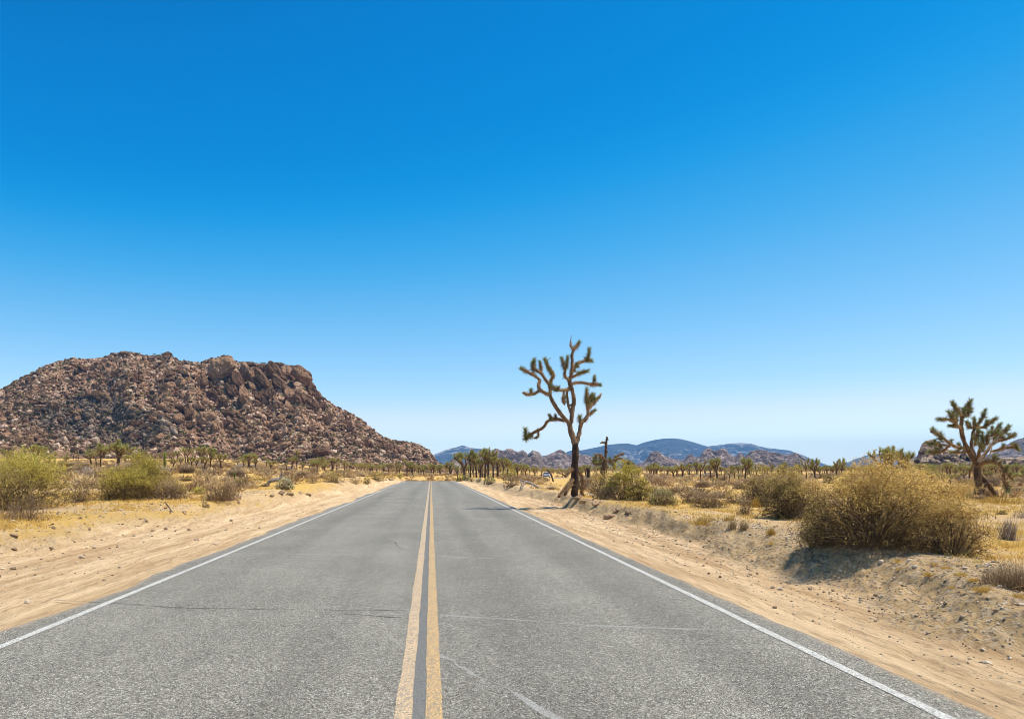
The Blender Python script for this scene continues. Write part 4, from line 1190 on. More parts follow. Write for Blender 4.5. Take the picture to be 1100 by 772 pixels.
def build_snag():
    """the half dead joshua tree right of the tallest one"""
    D0 = 43.0
    F = lambda x, y: (620 + x / 8.58, 460 + y / 8.58)
    px0, py0 = F(238, 372)
    x0 = (px0 - VX) / FPX * D0
    base = (x0, D0, G(x0, D0))
    f = lambda *q: [(*F(x, y), d) for x, y, d in q]
    yb = (VY + (CAM_H - base[2]) / D0 * FPX - 460) * 8.58
    br = [(f((236, yb + 8, 0), (238, 400, 0), (250, 340, 0), (262, 290, 0)), 0.17, 0.13, 0.2, 0.5),
          (f((262, 295, 0), (262, 240, 0), (264, 180, 0), (266, 140, 0), (276, 85, 0)), 0.075, 0.05, 0.05, 1.0),
          (f((266, 142, 0), (245, 128, 0.1), (215, 135, 0.2)), 0.05, 0.05, 0.4, 1), (f((264, 220, 0), (278, 212, 0)), 0.06, 0.05, 0.1, 0.6), (f((276, 105, 0), (274, 78, 0)), 0.065, 0.055, 0.05, 0.8),
          (f((258, 300, 0), (225, 252, -0.3), (185, 240, -0.5), (170, 262, -0.6)), 0.075, 0.06, 0.3, 1.2),
          (f((262, 300, 0), (320, 300, 0.3), (352, 280, 0.5), (380, 248, 0.6), (428, 236, 0.7)), 0.085, 0.055, 0.3, 1.2),
          (f((340, 290, 0.4), (395, 275, 0.2), (435, 300, 0), (465, 340, -0.2)), 0.075, 0.055, 0.4, 1.2),
          (f((250, 330, 0), (205, 320, 0.4), (160, 330, 0.5), (150, 300, 0.6)), 0.06, 0.05, 0.3, 1), (f((330, 300, 0.2), (330, 340, 0), (345, 370, 0)), 0.06, 0.05, 0.2, 1)]
    h = lambda x, y, d, dx, dz, ln=0.3, r=0.24: (*F(x, y), d, dx, dz, ln, r)
    H = [h(150, 272, 0.6, -0.3, 1), h(175, 300, -0.6, 0, -1), h(145, 310, 0.5, -0.6, 0.3), h(205, 300, 0, 0, -0.8), h(222, 285, 0.2, 0, 0.8), h(300, 275, 0.2, 0, 1), h(350, 262, 0.5, 0, 1, 0.2, 0.2),
         h(462, 300, 0.1, 0.5, 0.8, 0.34, 0.28), h(490, 330, -0.2, 0.7, 0.4, 0.3, 0.26), h(512, 360, -0.2, 0.8, -0.2, 0.3, 0.24), h(470, 365, -0.2, 0, -1, 0.34, 0.26), h(515, 400, -0.2, 0.2, -1, 0.3, 0.22), h(350, 370, 0, 0, -1), h(515, 320, -0.2, 0.5, 1, 0.24, 0.2), h(430, 232, 0.7, 1, 0, 0.1, 0.1)]
    o = bespoke_tree('joshua_tree', base, D0, br, H, '', 100, 0.026, 99, conv=lambda x, y: (x, y), head_n=110)
    tag(o, 'half dead joshua tree with a bare upright pole, right of the tallest tree', 'tree')
build_snag()

# ------------------------------------------------------------------ the joshua tree forest
ORD = ['first', 'second', 'third', 'fourth', 'fifth', 'sixth', 'seventh', 'eighth', 'ninth', 'tenth', 'eleventh', 'twelfth', 'thirteenth', 'fourteenth', 'fifteenth', 'sixteenth', 'seventeenth', 'eighteenth', 'nineteenth', 'twentieth']
def build_forest():
    rg = np.random.default_rng(21)
    dense = [joshua_random(400 + i, 3.4, 3, 0.16, 0.8, 0.8, 0.38, w=0.05, rl=0.33) for i in range(5)]
    small = [joshua_random(500 + i, 2.6, 2, 0.13, 1.0, 0.75, 0.46, w=0.05, rl=0.34) for i in range(5)]
    thin = [joshua_random(600 + i, 2.6, 1, 0.11, 1.1, 0.5, 0.60, w=0.05, rl=0.33) for i in range(4)]
    poles = [pole_tree(700 + i, 2.0, 0.2, M_LEAFB, 0.04) for i in range(2)]
    K = {'d': dense, 's': small, 't': thin, 'p': poles}
    def tree(px, base, top, wpx, kind, lab, group=None, dist=None):
        if dist is None:
            x, y, z = at(px, base)
        else:
            y = dist; x = (px - VX) / FPX * y; z = G(x, y)
        h = CAM_H + (VY - top) / FPX * y - z
        ms = K[kind][int(rg.integers(len(K[kind])))]
        tm, cm, H = ms
        vx = np.array([v.co.x for v in cm.vertices][::7])
        w0 = (np.percentile(vx, 98) - np.percentile(vx, 2)) * h / H
        sx = float(np.clip(wpx / FPX * y / max(w0, 0.1), 0.6, 1.5)) if wpx else 1.0
        return put_tree(ms, x, y, z, h, rg.uniform(0, 6.28), lab, group, sx=sx)
    # the row below the boulder hill: px, base, top, width, kind
    left = [(37, 499, 477, 18, 'd'), (48.5, 500.5, 485, 9, 's'), (53, 501.5, 486, 10, 's'), (59.5, 503.5, 491, 6, 't'), (71.6, 499.5, 488, 7, 's'), (98, 502, 482, 12, 's'), (103.6, 503, 484, 6, 't'), (108, 504, 475, 14, 'd'), (125.5, 504.5, 472.5, 22, 'd'),
            (134.5, 498, 487.5, 8, 's'), (148.7, 500, 486, 5, 't'), (153, 500, 487, 6, 't'), (162, 500.5, 488.5, 6, 't'), (186, 504, 492, 9, 's'), (194.5, 502, 490.5, 7, 's'), (200.5, 505, 494.5, 5, 't'), (205.5, 504, 489.5, 7, 's'), (211, 504, 490, 8, 's'),
            (220, 506, 489.5, 9, 's'), (225.3, 506.5, 479, 11, 's'), (237, 504, 486.5, 11, 's'), (233, 502, 490, 5, 't'), (255, 501, 493, 8, 's'), (261.5, 505.5, 491, 8, 's'), (267, 505, 486.5, 14, 'd'), (274, 503.5, 492, 8, 's'), (286, 504, 492, 6, 't'), (291.5, 506, 493, 10, 's'),
            (308, 507, 496, 6, 't'), (313.5, 507, 489, 8, 's'), (319, 507, 482, 6, 't'), (325, 506, 495.5, 7, 's'), (332, 507, 496, 6, 't'), (338, 507, 494, 9, 's'), (349.5, 507, 498, 7, 's'), (357, 507.5, 491, 15, 'd'), (370, 506.5, 493.5, 8, 't'), (375, 506.5, 495, 6, 't'),
            (389, 507, 498, 7, 's'), (398, 507.5, 498.5, 6, 's'), (405, 508, 499, 7, 's'), (412, 508, 499, 6, 's'), (437.5, 510, 491.5, 6, 't'), (443, 511.4, 495, 12, 'd')]
    named = {4: 'small', 8: 'tallest round headed', 19: 'tall thin', 24: 'full round headed', 35: 'dense round headed', 0: 'dark bushy', 7: 'tall dark'}
    for i, (px, b, t, w_, k) in enumerate(left):
        adj = named.get(i, {'d': 'wide crowned', 's': 'short forked', 't': 'thin'}[k])
        j = i + 1
        if i < 20: pos = ORD[i] + ' from the left'
        elif len(left) - i <= 20: pos = (ORD[len(left) - 1 - i] + ' from the right') if len(left) - i > 1 else 'rightmost'
        else: pos = '%s past the tall thin one' % ORD[i - 20]
        tree(px, b, t, w_, k, '%s joshua tree, %s in the row below the hill' % (adj, pos), 'joshua trees in the row below the boulder hill')
    tree(177, 506, 484.5, 5, 'p', 'bright green unbranched young joshua tree standing behind the big golden bush')
    tree(252, 517, 506.5, 4.5, 'p', 'short bright green young joshua tree in dry grass left of the grey log')
    tree(26, 509, 480, 10, 't', 'bright headed joshua tree poking above the left edge bush')
    tree(37, 509, 487, 5.5, 'p', 'narrow green headed joshua tree right of the bright one above the left bush')
    tree(65.5, 501, 494.5, 3.5, 'p', 'tiny dark green joshua tree pole left of the log')
    # the clump at the road's bend
    clump = [(499, 510, 484.5, 15, 'd'), (505, 511, 482, 14, 'd'), (512, 511, 486, 11, 's'), (516, 512, 489, 10, 's'), (521, 512, 482, 11, 's'), (524.5, 512, 480, 12, 'd'), (530, 512, 487, 10, 's'), (535, 512, 485.5, 8, 't'), (540, 513, 490, 11, 's'), (545, 512, 492, 9, 's'), (484, 509, 495, 11, 's'), (473, 508.5, 498, 7, 's'), (491.5, 510, 499, 5, 't'), (518, 510, 492, 8, 's'), (509, 511, 494, 7, 't'), (534, 510, 495, 8, 's'), (549, 510, 496, 7, 's')]
    xs = sorted(range(len(clump)), key=lambda i: clump[i][0])
    for r_, i in enumerate(xs):
        px, b, t, w_, k = clump[i]
        dist = 118 + (512 - b) * 14 + rg.uniform(-2, 2) if px < 496 else 104 + (512 - b) * 6
        tree(px, b, t, w_, k, '%s joshua tree, %s from the left in the clump at road end' % ({'d': 'broad', 's': 'forked', 't': 'thin'}[k], ORD[r_]), 'joshua trees in the clump at the end of the road', dist)
    right = [(645, 513, 500, 6, 's'), (704.5, 510, 499, 15, 'd'), (717, 511, 501, 9, 's'), (723.6, 514.5, 500, 12, 's'), (732.7, 514.5, 497, 11, 's'), (741, 511, 502, 6, 't'), (752.7, 518, 494, 6, 't'), (758.5, 514, 502, 6, 't'), (763.6, 516, 494, 8, 's'), (771, 517.6, 490.5, 13, 's'), (778, 517, 504, 6, 't'), (783.6, 518.5, 502.5, 6, 't'),
             (789, 515, 504, 7, 's'), (800, 517.6, 490, 12, 's'), (806, 514, 503, 6, 's'), (813, 512, 503, 6, 's'), (866.5, 519, 490.5, 8, 't'), (876, 520, 491, 10, 's'), (899, 517, 492, 9, 's'), (905, 517, 491, 8, 's')]
    for i, (px, b, t, w_, k) in enumerate(right):
        pos = ORD[i] + ' from the left'
        tree(px, b, t, w_, k, '%s joshua tree, %s right of the half dead tree' % ({'d': 'broad low', 's': 'forked', 't': 'thin straight'}[k], pos), 'joshua trees right of the half dead tree')
    tree(793.6, 517.6, 509, 4.5, 'p', 'small bright green young joshua tree in the right hand row')
    tree(947, 519, 479.5, 15, 'd', 'left one of the dense headed joshua trees rising behind the biggest bush', None, 48)
    tree(959, 519, 478, 18, 'd', 'middle one of the dense headed joshua trees rising behind the biggest bush', None, 50)
    tree(971, 519, 480, 12, 's', 'right one of the dense headed joshua trees rising behind the biggest bush', None, 49)
    tree(999, 522.5, 500, 14, 'd', 'shaggy low joshua tree left of the big spreading one')
    for i, (px, b, t, w_, k) in enumerate([(1009, 516, 508, 9, 's'), (1014.5, 518, 508, 8, 's'), (1021, 521, 509, 9, 's'), (1027, 517, 508, 8, 's'), (1036, 517, 505, 9, 's'), (1041, 518, 497, 8, 't'), (1059, 516, 506, 8, 's'), (1064, 516, 505, 9, 's'), (1088, 519, 506, 12, 's'), (1095, 521, 506, 12, 's'), (1099, 518, 503, 12, 'd')]):
        tree(px, b, t, w_, k, 'short joshua tree, %s from the left around the big spreading one' % ORD[i], 'short joshua trees around the big spreading one')
    # trees beyond: individuals, then the far wood
    n = 0
    lab_r = 'small distant joshua tree in the belt below the granite ridge'
    lab_l = 'small distant joshua tree scattered at the foot of the boulder hill'
    while n < 170:
        px = rg.uniform(560, 1100) if n % 4 else rg.uniform(440, 560)
        D = rg.uniform(95, 240)
        x = (px - VX) / FPX * D
        off, _ = road_coord(np.array([x]), np.array([D]))
        if abs(off[0]) < 9 or (585 < px < 616 and D < 215) : continue
        h = rg.uniform(1.7, 2.9) * (1.0 if D > 130 else 0.8)
        ms = (small + dense + thin)[int(rg.integers(14))]
        put_tree(ms, x, D, G(x, D), h, rg.uniform(0, 6.28), lab_r, 'distant joshua trees on the right')
        n += 1
    n = 0
    while n < 60:
        px = rg.uniform(0, 462); D = rg.uniform(95, 310)
        x = (px - VX) / FPX * D
        off, _ = road_coord(np.array([x]), np.array([D]))
        if abs(off[0]) < 9: continue
        if px > 350 and n % 3 == 0: D = rg.uniform(130, 300); x = (px - VX) / FPX * D
        ms = (small + thin)[int(rg.integers(9))]
        put_tree(ms, x, D, G(x, D), rg.uniform(1.8, 3.0), rg.uniform(0, 6.28), lab_l, 'distant joshua trees on the left')
        n += 1
    # the wood too far off to count
    mb = MB()
    cheap = []
    for i in range(5):
        tr, cr = MB(), MB()
        r2 = np.random.default_rng(800 + i)
        m_ = MB()
        tube(m_, [(0, 0, -0.2), (0.05, 0, 0.7), (0, 0, 1.3)], [0.13, 0.12, 0.1], 4, 0.0, 0, 1)
        for k in range(9):
            c = np.array([r2.normal(0, 0.55), r2.normal(0, 0.55), r2.uniform(1.3, 2.5)])
            tube(m_, [(0, 0, 1.2), c * 0.7 + np.array([0, 0, 0.3]), c], [0.1, 0.08, 0.07], 4, 0.0, 0, 1)
            rosette(m_, c + np.array([0, 0, 0.15]), (r2.normal(0, 0.3), 0, 1), 0.3, 0.34, 16, r2, 0.10)
        V = np.concatenate(m_.v); T = np.concatenate(m_.t); Q = np.concatenate(m_.q); tn = np.concatenate(m_.tone)
        cheap.append((V, T, Q, tn))
    for k in range(1500):
        D = 215 + 800 * rg.uniform(0, 1) ** 1.5
        px = rg.uniform(462, 1130) if k % 5 else rg.uniform(330, 470)
        if px < 470 and D > 330: continue
        if px > 975 and D > 320: D = rg.uniform(215, 318)
        x = (px - VX) / FPX * D
        off, _ = road_coord(np.array([x]), np.array([D]))
        if abs(off[0]) < 9: continue
        V, T, Q, tn = cheap[int(rg.integers(5))]
        s = rg.uniform(0.7, 1.25); th = rg.uniform(0, 6.28); c_, s_ = math.cos(th), math.sin(th)
        W_ = (V * s) @ np.array([[c_, s_, 0], [-s_, c_, 0], [0, 0, 1]]) + np.array([x, D, G(x, D)])
        mb.add(W_, T=T, Q=Q, tone=tn * 0.8)
    o = mb.obj('distant_wood', M_LEAF)
    tag(o, 'dark green belt of joshua trees below the far ridges', kind='stuff')
build_forest()

# ------------------------------------------------------------------ shrubs
SH = {
    'olive': [(0.0, (0.16, 0.10, 0.04)), (0.35, (0.36, 0.26, 0.08)), (0.65, (0.66, 0.49, 0.13)), (1.0, (0.88, 0.70, 0.26))],
    'gold': [(0.0, (0.20, 0.12, 0.05)), (0.35, (0.48, 0.32, 0.10)), (0.65, (0.80, 0.55, 0.14)), (1.0, (0.97, 0.77, 0.34))],
    'lime': [(0.0, (0.20, 0.13, 0.04)), (0.35, (0.46, 0.36, 0.08)), (0.65, (0.68, 0.57, 0.10)), (1.0, (0.84, 0.76, 0.22))],
    'mustard': [(0.0, (0.14, 0.09, 0.03)), (0.35, (0.34, 0.26, 0.06)), (0.65, (0.60, 0.48, 0.08)), (1.0, (0.80, 0.68, 0.17))],
    'straw': [(0.0, (0.22, 0.14, 0.07)), (0.35, (0.44, 0.31, 0.15)), (0.7, (0.70, 0.51, 0.26)), (1.0, (0.88, 0.72, 0.44))],
    'green': [(0.0, (0.16, 0.12, 0.04)), (0.35, (0.26, 0.26, 0.07)), (0.7, (0.44, 0.45, 0.14)), (1.0, (0.66, 0.64, 0.28))],
    'sage': [(0.0, (0.20, 0.17, 0.09)), (0.35, (0.36, 0.37, 0.20)), (0.7, (0.54, 0.58, 0.36)), (1.0, (0.74, 0.78, 0.56))],
    'brown': [(0.0, (0.12, 0.075, 0.045)), (0.35, (0.30, 0.19, 0.105)), (0.7, (0.54, 0.37, 0.20)), (1.0, (0.76, 0.57, 0.34))],
    'russet': [(0.0, (0.16, 0.09, 0.05)), (0.35, (0.40, 0.23, 0.115)), (0.7, (0.62, 0.40, 0.20)), (1.0, (0.80, 0.58, 0.33))],
    'grey': [(0.0, (0.17, 0.125, 0.095)), (0.35, (0.38, 0.29, 0.22)), (0.7, (0.58, 0.47, 0.38)), (1.0, (0.82, 0.71, 0.60))],
    'orange': [(0.0, (0.32, 0.19, 0.04)), (0.5, (0.66, 0.42, 0.09)), (1.0, (0.88, 0.66, 0.22))],
}
SHM = {k: tone_mat(k + '_shrub', v, 0, trans=0.22, rough=0.8, randamp=0.05) for k, v in SH.items()}
M_STEM = tone_mat('shrub_stem', [(0.0, (0.06, 0.038, 0.022)), (0.4, (0.20, 0.13, 0.075)), (0.75, (0.44, 0.31, 0.18)), (1.0, (0.68, 0.52, 0.34))], 0, trans=0.08)

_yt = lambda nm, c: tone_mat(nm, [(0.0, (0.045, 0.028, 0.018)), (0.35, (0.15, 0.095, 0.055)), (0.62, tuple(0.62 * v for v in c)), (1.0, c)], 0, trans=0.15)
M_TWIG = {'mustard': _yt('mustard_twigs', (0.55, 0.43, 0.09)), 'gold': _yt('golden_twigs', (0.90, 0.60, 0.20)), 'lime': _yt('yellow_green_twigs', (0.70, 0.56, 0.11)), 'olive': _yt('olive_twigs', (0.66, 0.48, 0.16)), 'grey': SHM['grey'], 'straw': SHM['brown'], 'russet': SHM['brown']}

def dome(rg, n, w, h, lobes, seed, shell=0.5, low=0.05, flat=1.0):
    """points in a lobed bush shape; returns points and how near the surface each is"""
    q = rg.normal(size=(n, 3)); q[:, 2] = np.abs(q[:, 2]) * 1.0; q /= np.linalg.norm(q, axis=1)[:, None]
    th = np.arctan2(q[:, 1], q[:, 0])
    lob = 1 + lobes * fbm(q[:, 0] * 1.7 + q[:, 2] * 0.9 + seed, q[:, 1] * 1.7 + q[:, 2] * 1.1, seed, 3) * 0.9
    r = 1 - (1 - rg.uniform(0, 1, n) ** shell) * 0.85
    rim = np.abs(q[:, 2]) ** 1.05 * flat + low
    lob = np.clip(lob, 0.6, 1.12)
    P = np.stack([q[:, 0] * w / 2 * lob * r, q[:, 1] * w / 2 * lob * r, rim * h * lob * r], -1)
    return P, r

def shrub_mesh(kind, seed, w, h, twigs, leaves, tw=0.006, tl=0.22, lf=0.02, lobes=0.35, stems=24, spiky=0.0, shell=0.5, droop=0.0, leafless_low=0.3, clump=0.0, twig_tone=0.35, vase=False):
    """w x h metre bush: stems, a cloud of fine twigs, small leaves"""
    rg = np.random.default_rng(seed)
    st, fo = MB(), MB()
    for k in range(stems):
        e, r = dome(rg, 1, w, h, lobes, seed, 0.2, 0.05)
        e = e[0] * 0.85
        b = np.array([e[0] * 0.25 + rg.normal(0, 0.03), e[1] * 0.25, -0.05]) if not vase else np.array([rg.normal(0, 0.02), rg.normal(0, 0.02), -0.05])
        mid = (b + e) / 2 + np.array([rg.normal(0, 0.05), rg.normal(0, 0.05), (0.10 if not vase else -0.02) * h])
        r0 = 0.004 + 0.005 * min(h, 1.4)
        tube(st, [b, mid, e], [r0 * 1.3, r0 * 0.8, r0 * 0.3], 4, float(rg.uniform(0.2, 0.8)), 0, seed, cap=False)
    P, r = dome(rg, twigs, w, h, lobes, seed, shell)
    if clump:
        C, _ = dome(rg, int(clump), w, h, lobes, seed, 0.15)
        k = rg.integers(0, len(C), twigs)
        off = rg.normal(size=(twigs, 3)); off[:, 2] = np.abs(off[:, 2]) * 0.7
        m = rg.uniform(size=twigs) < 0.75
        P[m] = (C[k] + off * 0.085 * w)[m]
    if vase:
        P[:, :2] *= (0.25 + 0.75 * np.clip(P[:, 2:3] / h, 0, 1))
    P[:, 2] = np.maximum(P[:, 2], 0.01)
    out = P * np.array([1.4 / w, 1.4 / w, 0.6 / h]) + np.array([0, 0, 0.35 + spiky])
    D = out + rg.normal(0, (0.85 if leaves and kind in ('gold', 'olive', 'lime', 'mustard') else 0.55) * (1 - 0.6 * min(spiky, 1)), (twigs, 3))
    D /= np.linalg.norm(D, axis=1)[:, None]
    L = tl * rg.uniform(0.4, 1.2, twigs)
    O = P - D * L[:, None] * 0.7
    O[:, 2] = np.maximum(O[:, 2], 0.0)
    young = sstep(0.45, 1.05, P[:, 2] / h + 0.35 * (r - 0.6))  # twigs get paler towards the top and outer shell, darker low and inside
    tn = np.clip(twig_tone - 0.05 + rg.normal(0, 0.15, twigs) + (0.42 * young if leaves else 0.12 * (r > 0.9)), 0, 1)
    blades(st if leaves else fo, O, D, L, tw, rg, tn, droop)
    if leaves:
        k = rg.integers(0, twigs, leaves)
        hgt = P[k, 2] / h
        keep = (rg.uniform(size=leaves) < np.clip((hgt - leafless_low + 0.25 * fbm(P[k, 0] * 2.5 / w + seed, P[k, 1] * 2.5 / w, seed + 4, 2)) * 4 + 0.1, 0.03, 1)) & (rg.uniform(size=leaves) < np.clip((r[k] - 0.45) * 2.2, 0.05, 1))
        k = k[keep]
        Q = O[k] + D[k] * (L[k] * rg.uniform(0.4, 1.1, len(k)))[:, None] + rg.normal(0, 0.012, (len(k), 3))
        Q[:, 2] = np.maximum(Q[:, 2], 0.01)
        dd = rg.normal(size=(len(k), 3)) * np.array([1, 1, 0.45])
        patch = 0.5 + 0.6 * fbm(Q[:, 0] * 4 / w + seed, Q[:, 2] * 4 / h + Q[:, 1] * 3 / w, seed + 1, 3)
        blades(fo, Q, dd, lf * rg.uniform(0.8, 1.6, len(k)), lf * 0.9, rg, flat=0.3, tone=np.clip(0.45 + 0.45 * patch * 0.9 + rg.normal(0, 0.16, len(k)), 0, 1))
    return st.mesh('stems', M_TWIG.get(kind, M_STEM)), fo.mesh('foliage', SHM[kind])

def put_shrub(meshes, x, y, z, rz, lab, group=None, sc=1.0, name='shrub', cat='bush'):
    o = empty(name, (x, y, z - 0.02), rz, sc)
    for nm, me in zip(('stems', 'foliage'), meshes):
        if len(me.vertices) == 0: continue
        c = bpy.data.objects.new(nm, me); COL.objects.link(c); c.parent = o
    return tag(o, lab, cat, group)

def shrub_at(px, base, wpx, hpx, kind, seed, lab, dens=1.0, group=None, back=0.30, **kw):
    """a bush standing where the photo shows its foot"""
    x, y, z = at(px, base)
    k = y / FPX
    w, h = wpx * k, hpx * k
    y0 = y; y += w * back; x = x * y / y0; z = G(x, y)
    k = y / FPX; w, h = wpx * k, CAM_H + (VY - (base - hpx)) * k - z
    px_area = wpx * hpx
    tw = max(0.0045, 0.55 * k)
    kw.setdefault('tw', tw); kw.setdefault('lf', max(0.014, 0.9 * k)); kw.setdefault('tl', 0.14 * h + 0.06)
    n = int(np.clip(px_area * 0.9 * dens, 160, 22000))
    ms = shrub_mesh(kind, seed, w, h, n, int(n * 5 * kw.pop('leafy', 0.8)), **kw)
    return put_shrub(ms, x, y, z, 0.0, lab, group)

def build_shrubs():
    S_ = shrub_at
    # right hand side
    S_(936, 604, 170, 113, 'gold', 1, 'biggest tangled golden bush with a dark twiggy middle on the right bank', 2.4, leafy=1.0, tw=0.0048, tl=0.16, lf=0.017, lobes=0.28, stems=110, shell=0.6, leafless_low=0.36, twig_tone=0.30, droop=0.1, back=0.36)
    S_(1022, 597, 90, 68, 'gold', 2, 'thin straw coloured bush leaning out right of the biggest bush', 0.8, tw=0.005, leafy=0.8, lobes=0.5, stems=50, clump=30)
    S_(880, 588, 40, 44, 'lime', 3, 'yellow green leafy sprawl against the left side of the biggest bush', 0.8, tw=0.006, leafy=1.4, lobes=0.35, stems=30, leafless_low=0.0)
    S_(848, 558, 56, 58, 'olive', 4, 'tall olive brown bush directly left of the biggest bush', 1.3, lobes=0.35, stems=50, leafy=0.9)
    S_(817, 544, 54, 40, 'olive', 5, 'olive brown bush behind the small bare shrub, left of the tall olive one', 1.2, lobes=0.4, stems=40)
    S_(800, 554, 26, 24, 'brown', 6, 'small bare dark brown shrub with visible stems on yellow grass', 0.7, leafy=0.2, lobes=0.3, stems=26, vase=True)
    S_(874, 547, 36, 36, 'gold', 7, 'golden bush filling the gap behind the tall olive bush', 1.0, lobes=0.15)
    S_(761, 546, 44, 22, 'brown', 8, 'wide grey brown bush right of the rounded green bush', 1.4, leafy=0.4, lobes=0.3)
    S_(742, 541, 26, 19, 'brown', 9, 'low brown bush between the green bush and the wide grey brown one', 1.2, leafy=0.4)
    S_(786, 541, 22, 15, 'olive', 31, 'low olive bush behind the wide grey brown one', 1.2, leafy=0.6)
    S_(711, 543.5, 34, 20, 'green', 10, 'neat rounded dark green bush on yellow grass', 2.2, lobes=0.12, leafy=0.5, spiky=0.7, leafless_low=0.1)
    S_(668, 537.5, 42, 38, 'lime', 11, 'left part yellow green creosote bush right of the tallest tree', 1.1, lobes=0.5, clump=26, leafy=1.2, leafless_low=0.25)
    S_(686, 538, 30, 32, 'lime', 12, 'right hand leafy yellow green bush behind the bank, left of the rounded green one', 1.1, lobes=0.4, clump=20, leafy=1.2, leafless_low=0.1)
    S_(646, 534, 30, 28, 'olive', 13, 'thin olive bush close to the tallest joshua tree on its right', 0.9, lobes=0.4)
    S_(652, 537, 34, 16, 'brown', 14, 'dark brown dead twigs under the left yellow green bush', 1.6, leafy=0.1)
    S_(706, 523, 44, 15, 'russet', 15, 'wide reddish brown bush behind the rounded green one', 1.7, leafy=0.5, lobes=0.3)
    S_(734, 527, 16, 9, 'brown', 16, 'small brown bush above the gap beside the rounded green one', 1.2, leafy=0.3)
    S_(760, 566, 44, 12, 'orange', 17, 'golden dry grass clump on the edge of the right bank', 0.9, leafy=0.0, spiky=0.7, lobes=0.7, stems=0, tl=0.17)
    S_(787, 572, 12, 13, 'straw', 18, 'upright straw coloured tuft on the right bank', 0.6, leafy=0.0, spiky=0.8, stems=0, tl=0.2)
    S_(799, 573, 12, 12, 'straw', 19, 'thin dry stalks beside the upright tuft on the right bank', 0.5, leafy=0.0, spiky=1.5, stems=0, tl=0.2)
    S_(828, 578, 12, 14, 'orange', 20, 'bright orange tuft below the tall olive bush', 0.5, leafy=0.0, spiky=0.7, stems=0, tl=0.14)
    S_(783, 560, 18, 7, 'orange', 21, 'low orange grass patch in front of the small bare shrub', 1.4, leafy=0.0, spiky=1.0, stems=0, tl=0.12)
    S_(812, 545, 16, 13, 'orange', 22, 'orange dry grass between the small bare shrub and the tall olive bush', 1.4, leafy=0.0, spiky=1.3, stems=0, tl=0.2)
    S_(1083, 581, 30, 24, 'grey', 23, 'spiky grey brown twig bush near the right edge of the frame', 0.7, leafy=0.0, spiky=0.9, lobes=0.25, stems=24, vase=True, tl=0.26)
    S_(1087, 636, 62, 36, 'straw', 24, 'dry twiggy bush with orange stems at the lower right edge', 0.7, leafy=0.1, spiky=0.7, lobes=0.3, stems=40, tl=0.2, tw=0.004)
    S_(1077, 552.5, 12, 6, 'olive', 25, 'little dark round bush below the big spreading joshua tree', 1.6, leafy=0.5)
    S_(1100, 557, 22, 14, 'grey', 26, 'grey twig bush cut by the right edge of the frame', 0.9, leafy=0.0, spiky=0.8)
    S_(1017, 529, 10, 6, 'brown', 27, 'small brown bush left of the big spreading joshua tree trunk', 1.3, leafy=0.2)
    S_(1033, 525, 16, 7, 'grey', 28, 'low grey brush behind the small brown bush near the big spreading tree', 1.3, leafy=0.2)
    S_(1072, 542, 50, 12, 'orange', 29, 'orange dry grass glowing around the foot of the big spreading joshua tree', 1.4, leafy=0.0, spiky=1.0, stems=0, tl=0.16)
    S_(1003, 556, 46, 24, 'straw', 30, 'pale straw coloured brush behind the right side of the biggest bush', 0.9, leafy=0.6)
    # along the right verge near the end of the road
    S_(494.5, 517, 9, 8, 'lime', 40, 'yellow green bush where the right road edge meets the crest', 2.2, leafy=1.0, leafless_low=0)
    S_(501, 517, 9, 8, 'green', 41, 'dark green bush touching the yellow green one at the crest', 2.2, leafy=0.8, leafless_low=0)
    S_(507, 517.5, 9, 6, 'orange', 42, 'small golden bush right of the dark green one at the crest', 2.0, leafy=0.5, stems=0)
    S_(515, 517.3, 10, 5, 'sage', 43, 'small pale green bush between the golden and the round olive ones', 1.8, leafy=0.6)
    S_(526, 521, 15, 11, 'green', 44, 'round olive green bush at the edge of the right shoulder', 2.2, lobes=0.12, leafy=0.7, spiky=0.4, leafless_low=0)
    S_(547, 516.5, 20, 15, 'lime', 45, 'yellow olive bush below the clump of joshua trees', 1.6, lobes=0.4, leafy=0.9)
    S_(550, 523.5, 21, 13, 'brown', 46, 'rounded greyish brown bush behind the fallen dead branch', 2.0, lobes=0.15, leafy=0.4)
    S_(567, 520, 24, 11, 'russet', 47, 'tan brown bush right of the rounded greyish one', 1.7, leafy=0.4)
    S_(578, 516.5, 12, 9, 'russet', 48, 'small reddish bush hiding half of the parked car', 1.8, leafy=0.4)
    S_(563, 513, 16, 8, 'olive', 49, 'low olive brush above the tan brown bush', 1.6)
    S_(592, 526, 14, 8, 'straw', 50, 'thin straw brush left of the tallest tree', 0.8, leafy=0.2)
    # left hand side
    S_(4, 549, 134, 59, 'lime', 60, 'large yellow green bush cut by the left edge of the frame', 1.3, lobes=0.4, clump=60, stems=70, leafy=1.1, leafless_low=0.35)
    S_(28, 560, 50, 36, 'brown', 61, 'bare pinkish brown twig bush in front of the large left edge bush', 0.38, leafy=0.0, spiky=0.6, stems=40, lobes=0.35)
    S_(8, 558, 30, 20, 'brown', 72, 'low brown dead twigs at the far left in front of the yellow green bush', 0.4, leafy=0.0, stems=20)
    S_(88, 540, 50, 26, 'straw', 62, 'small pale vase shaped shrub with a visible stem between two big bushes', 0.7, leafy=0.4, vase=True, stems=34, lobes=0.25)
    S_(133, 537.5, 66, 32, 'mustard', 63, 'left low lobe of golden green bush beside the vase shaped shrub', 1.7, lobes=0.4, clump=34, stems=40, leafy=1.3, leafless_low=0.28)
    S_(150, 536, 74, 43, 'mustard', 64, 'large mounded golden green bush in the left field', 1.7, lobes=0.25, clump=44, stems=50, leafy=1.3, leafless_low=0.28)
    S_(184, 537, 44, 24, 'brown', 65, 'grey brown twiggy bush right of the golden green mound', 1.2, leafy=0.35, lobes=0.4)
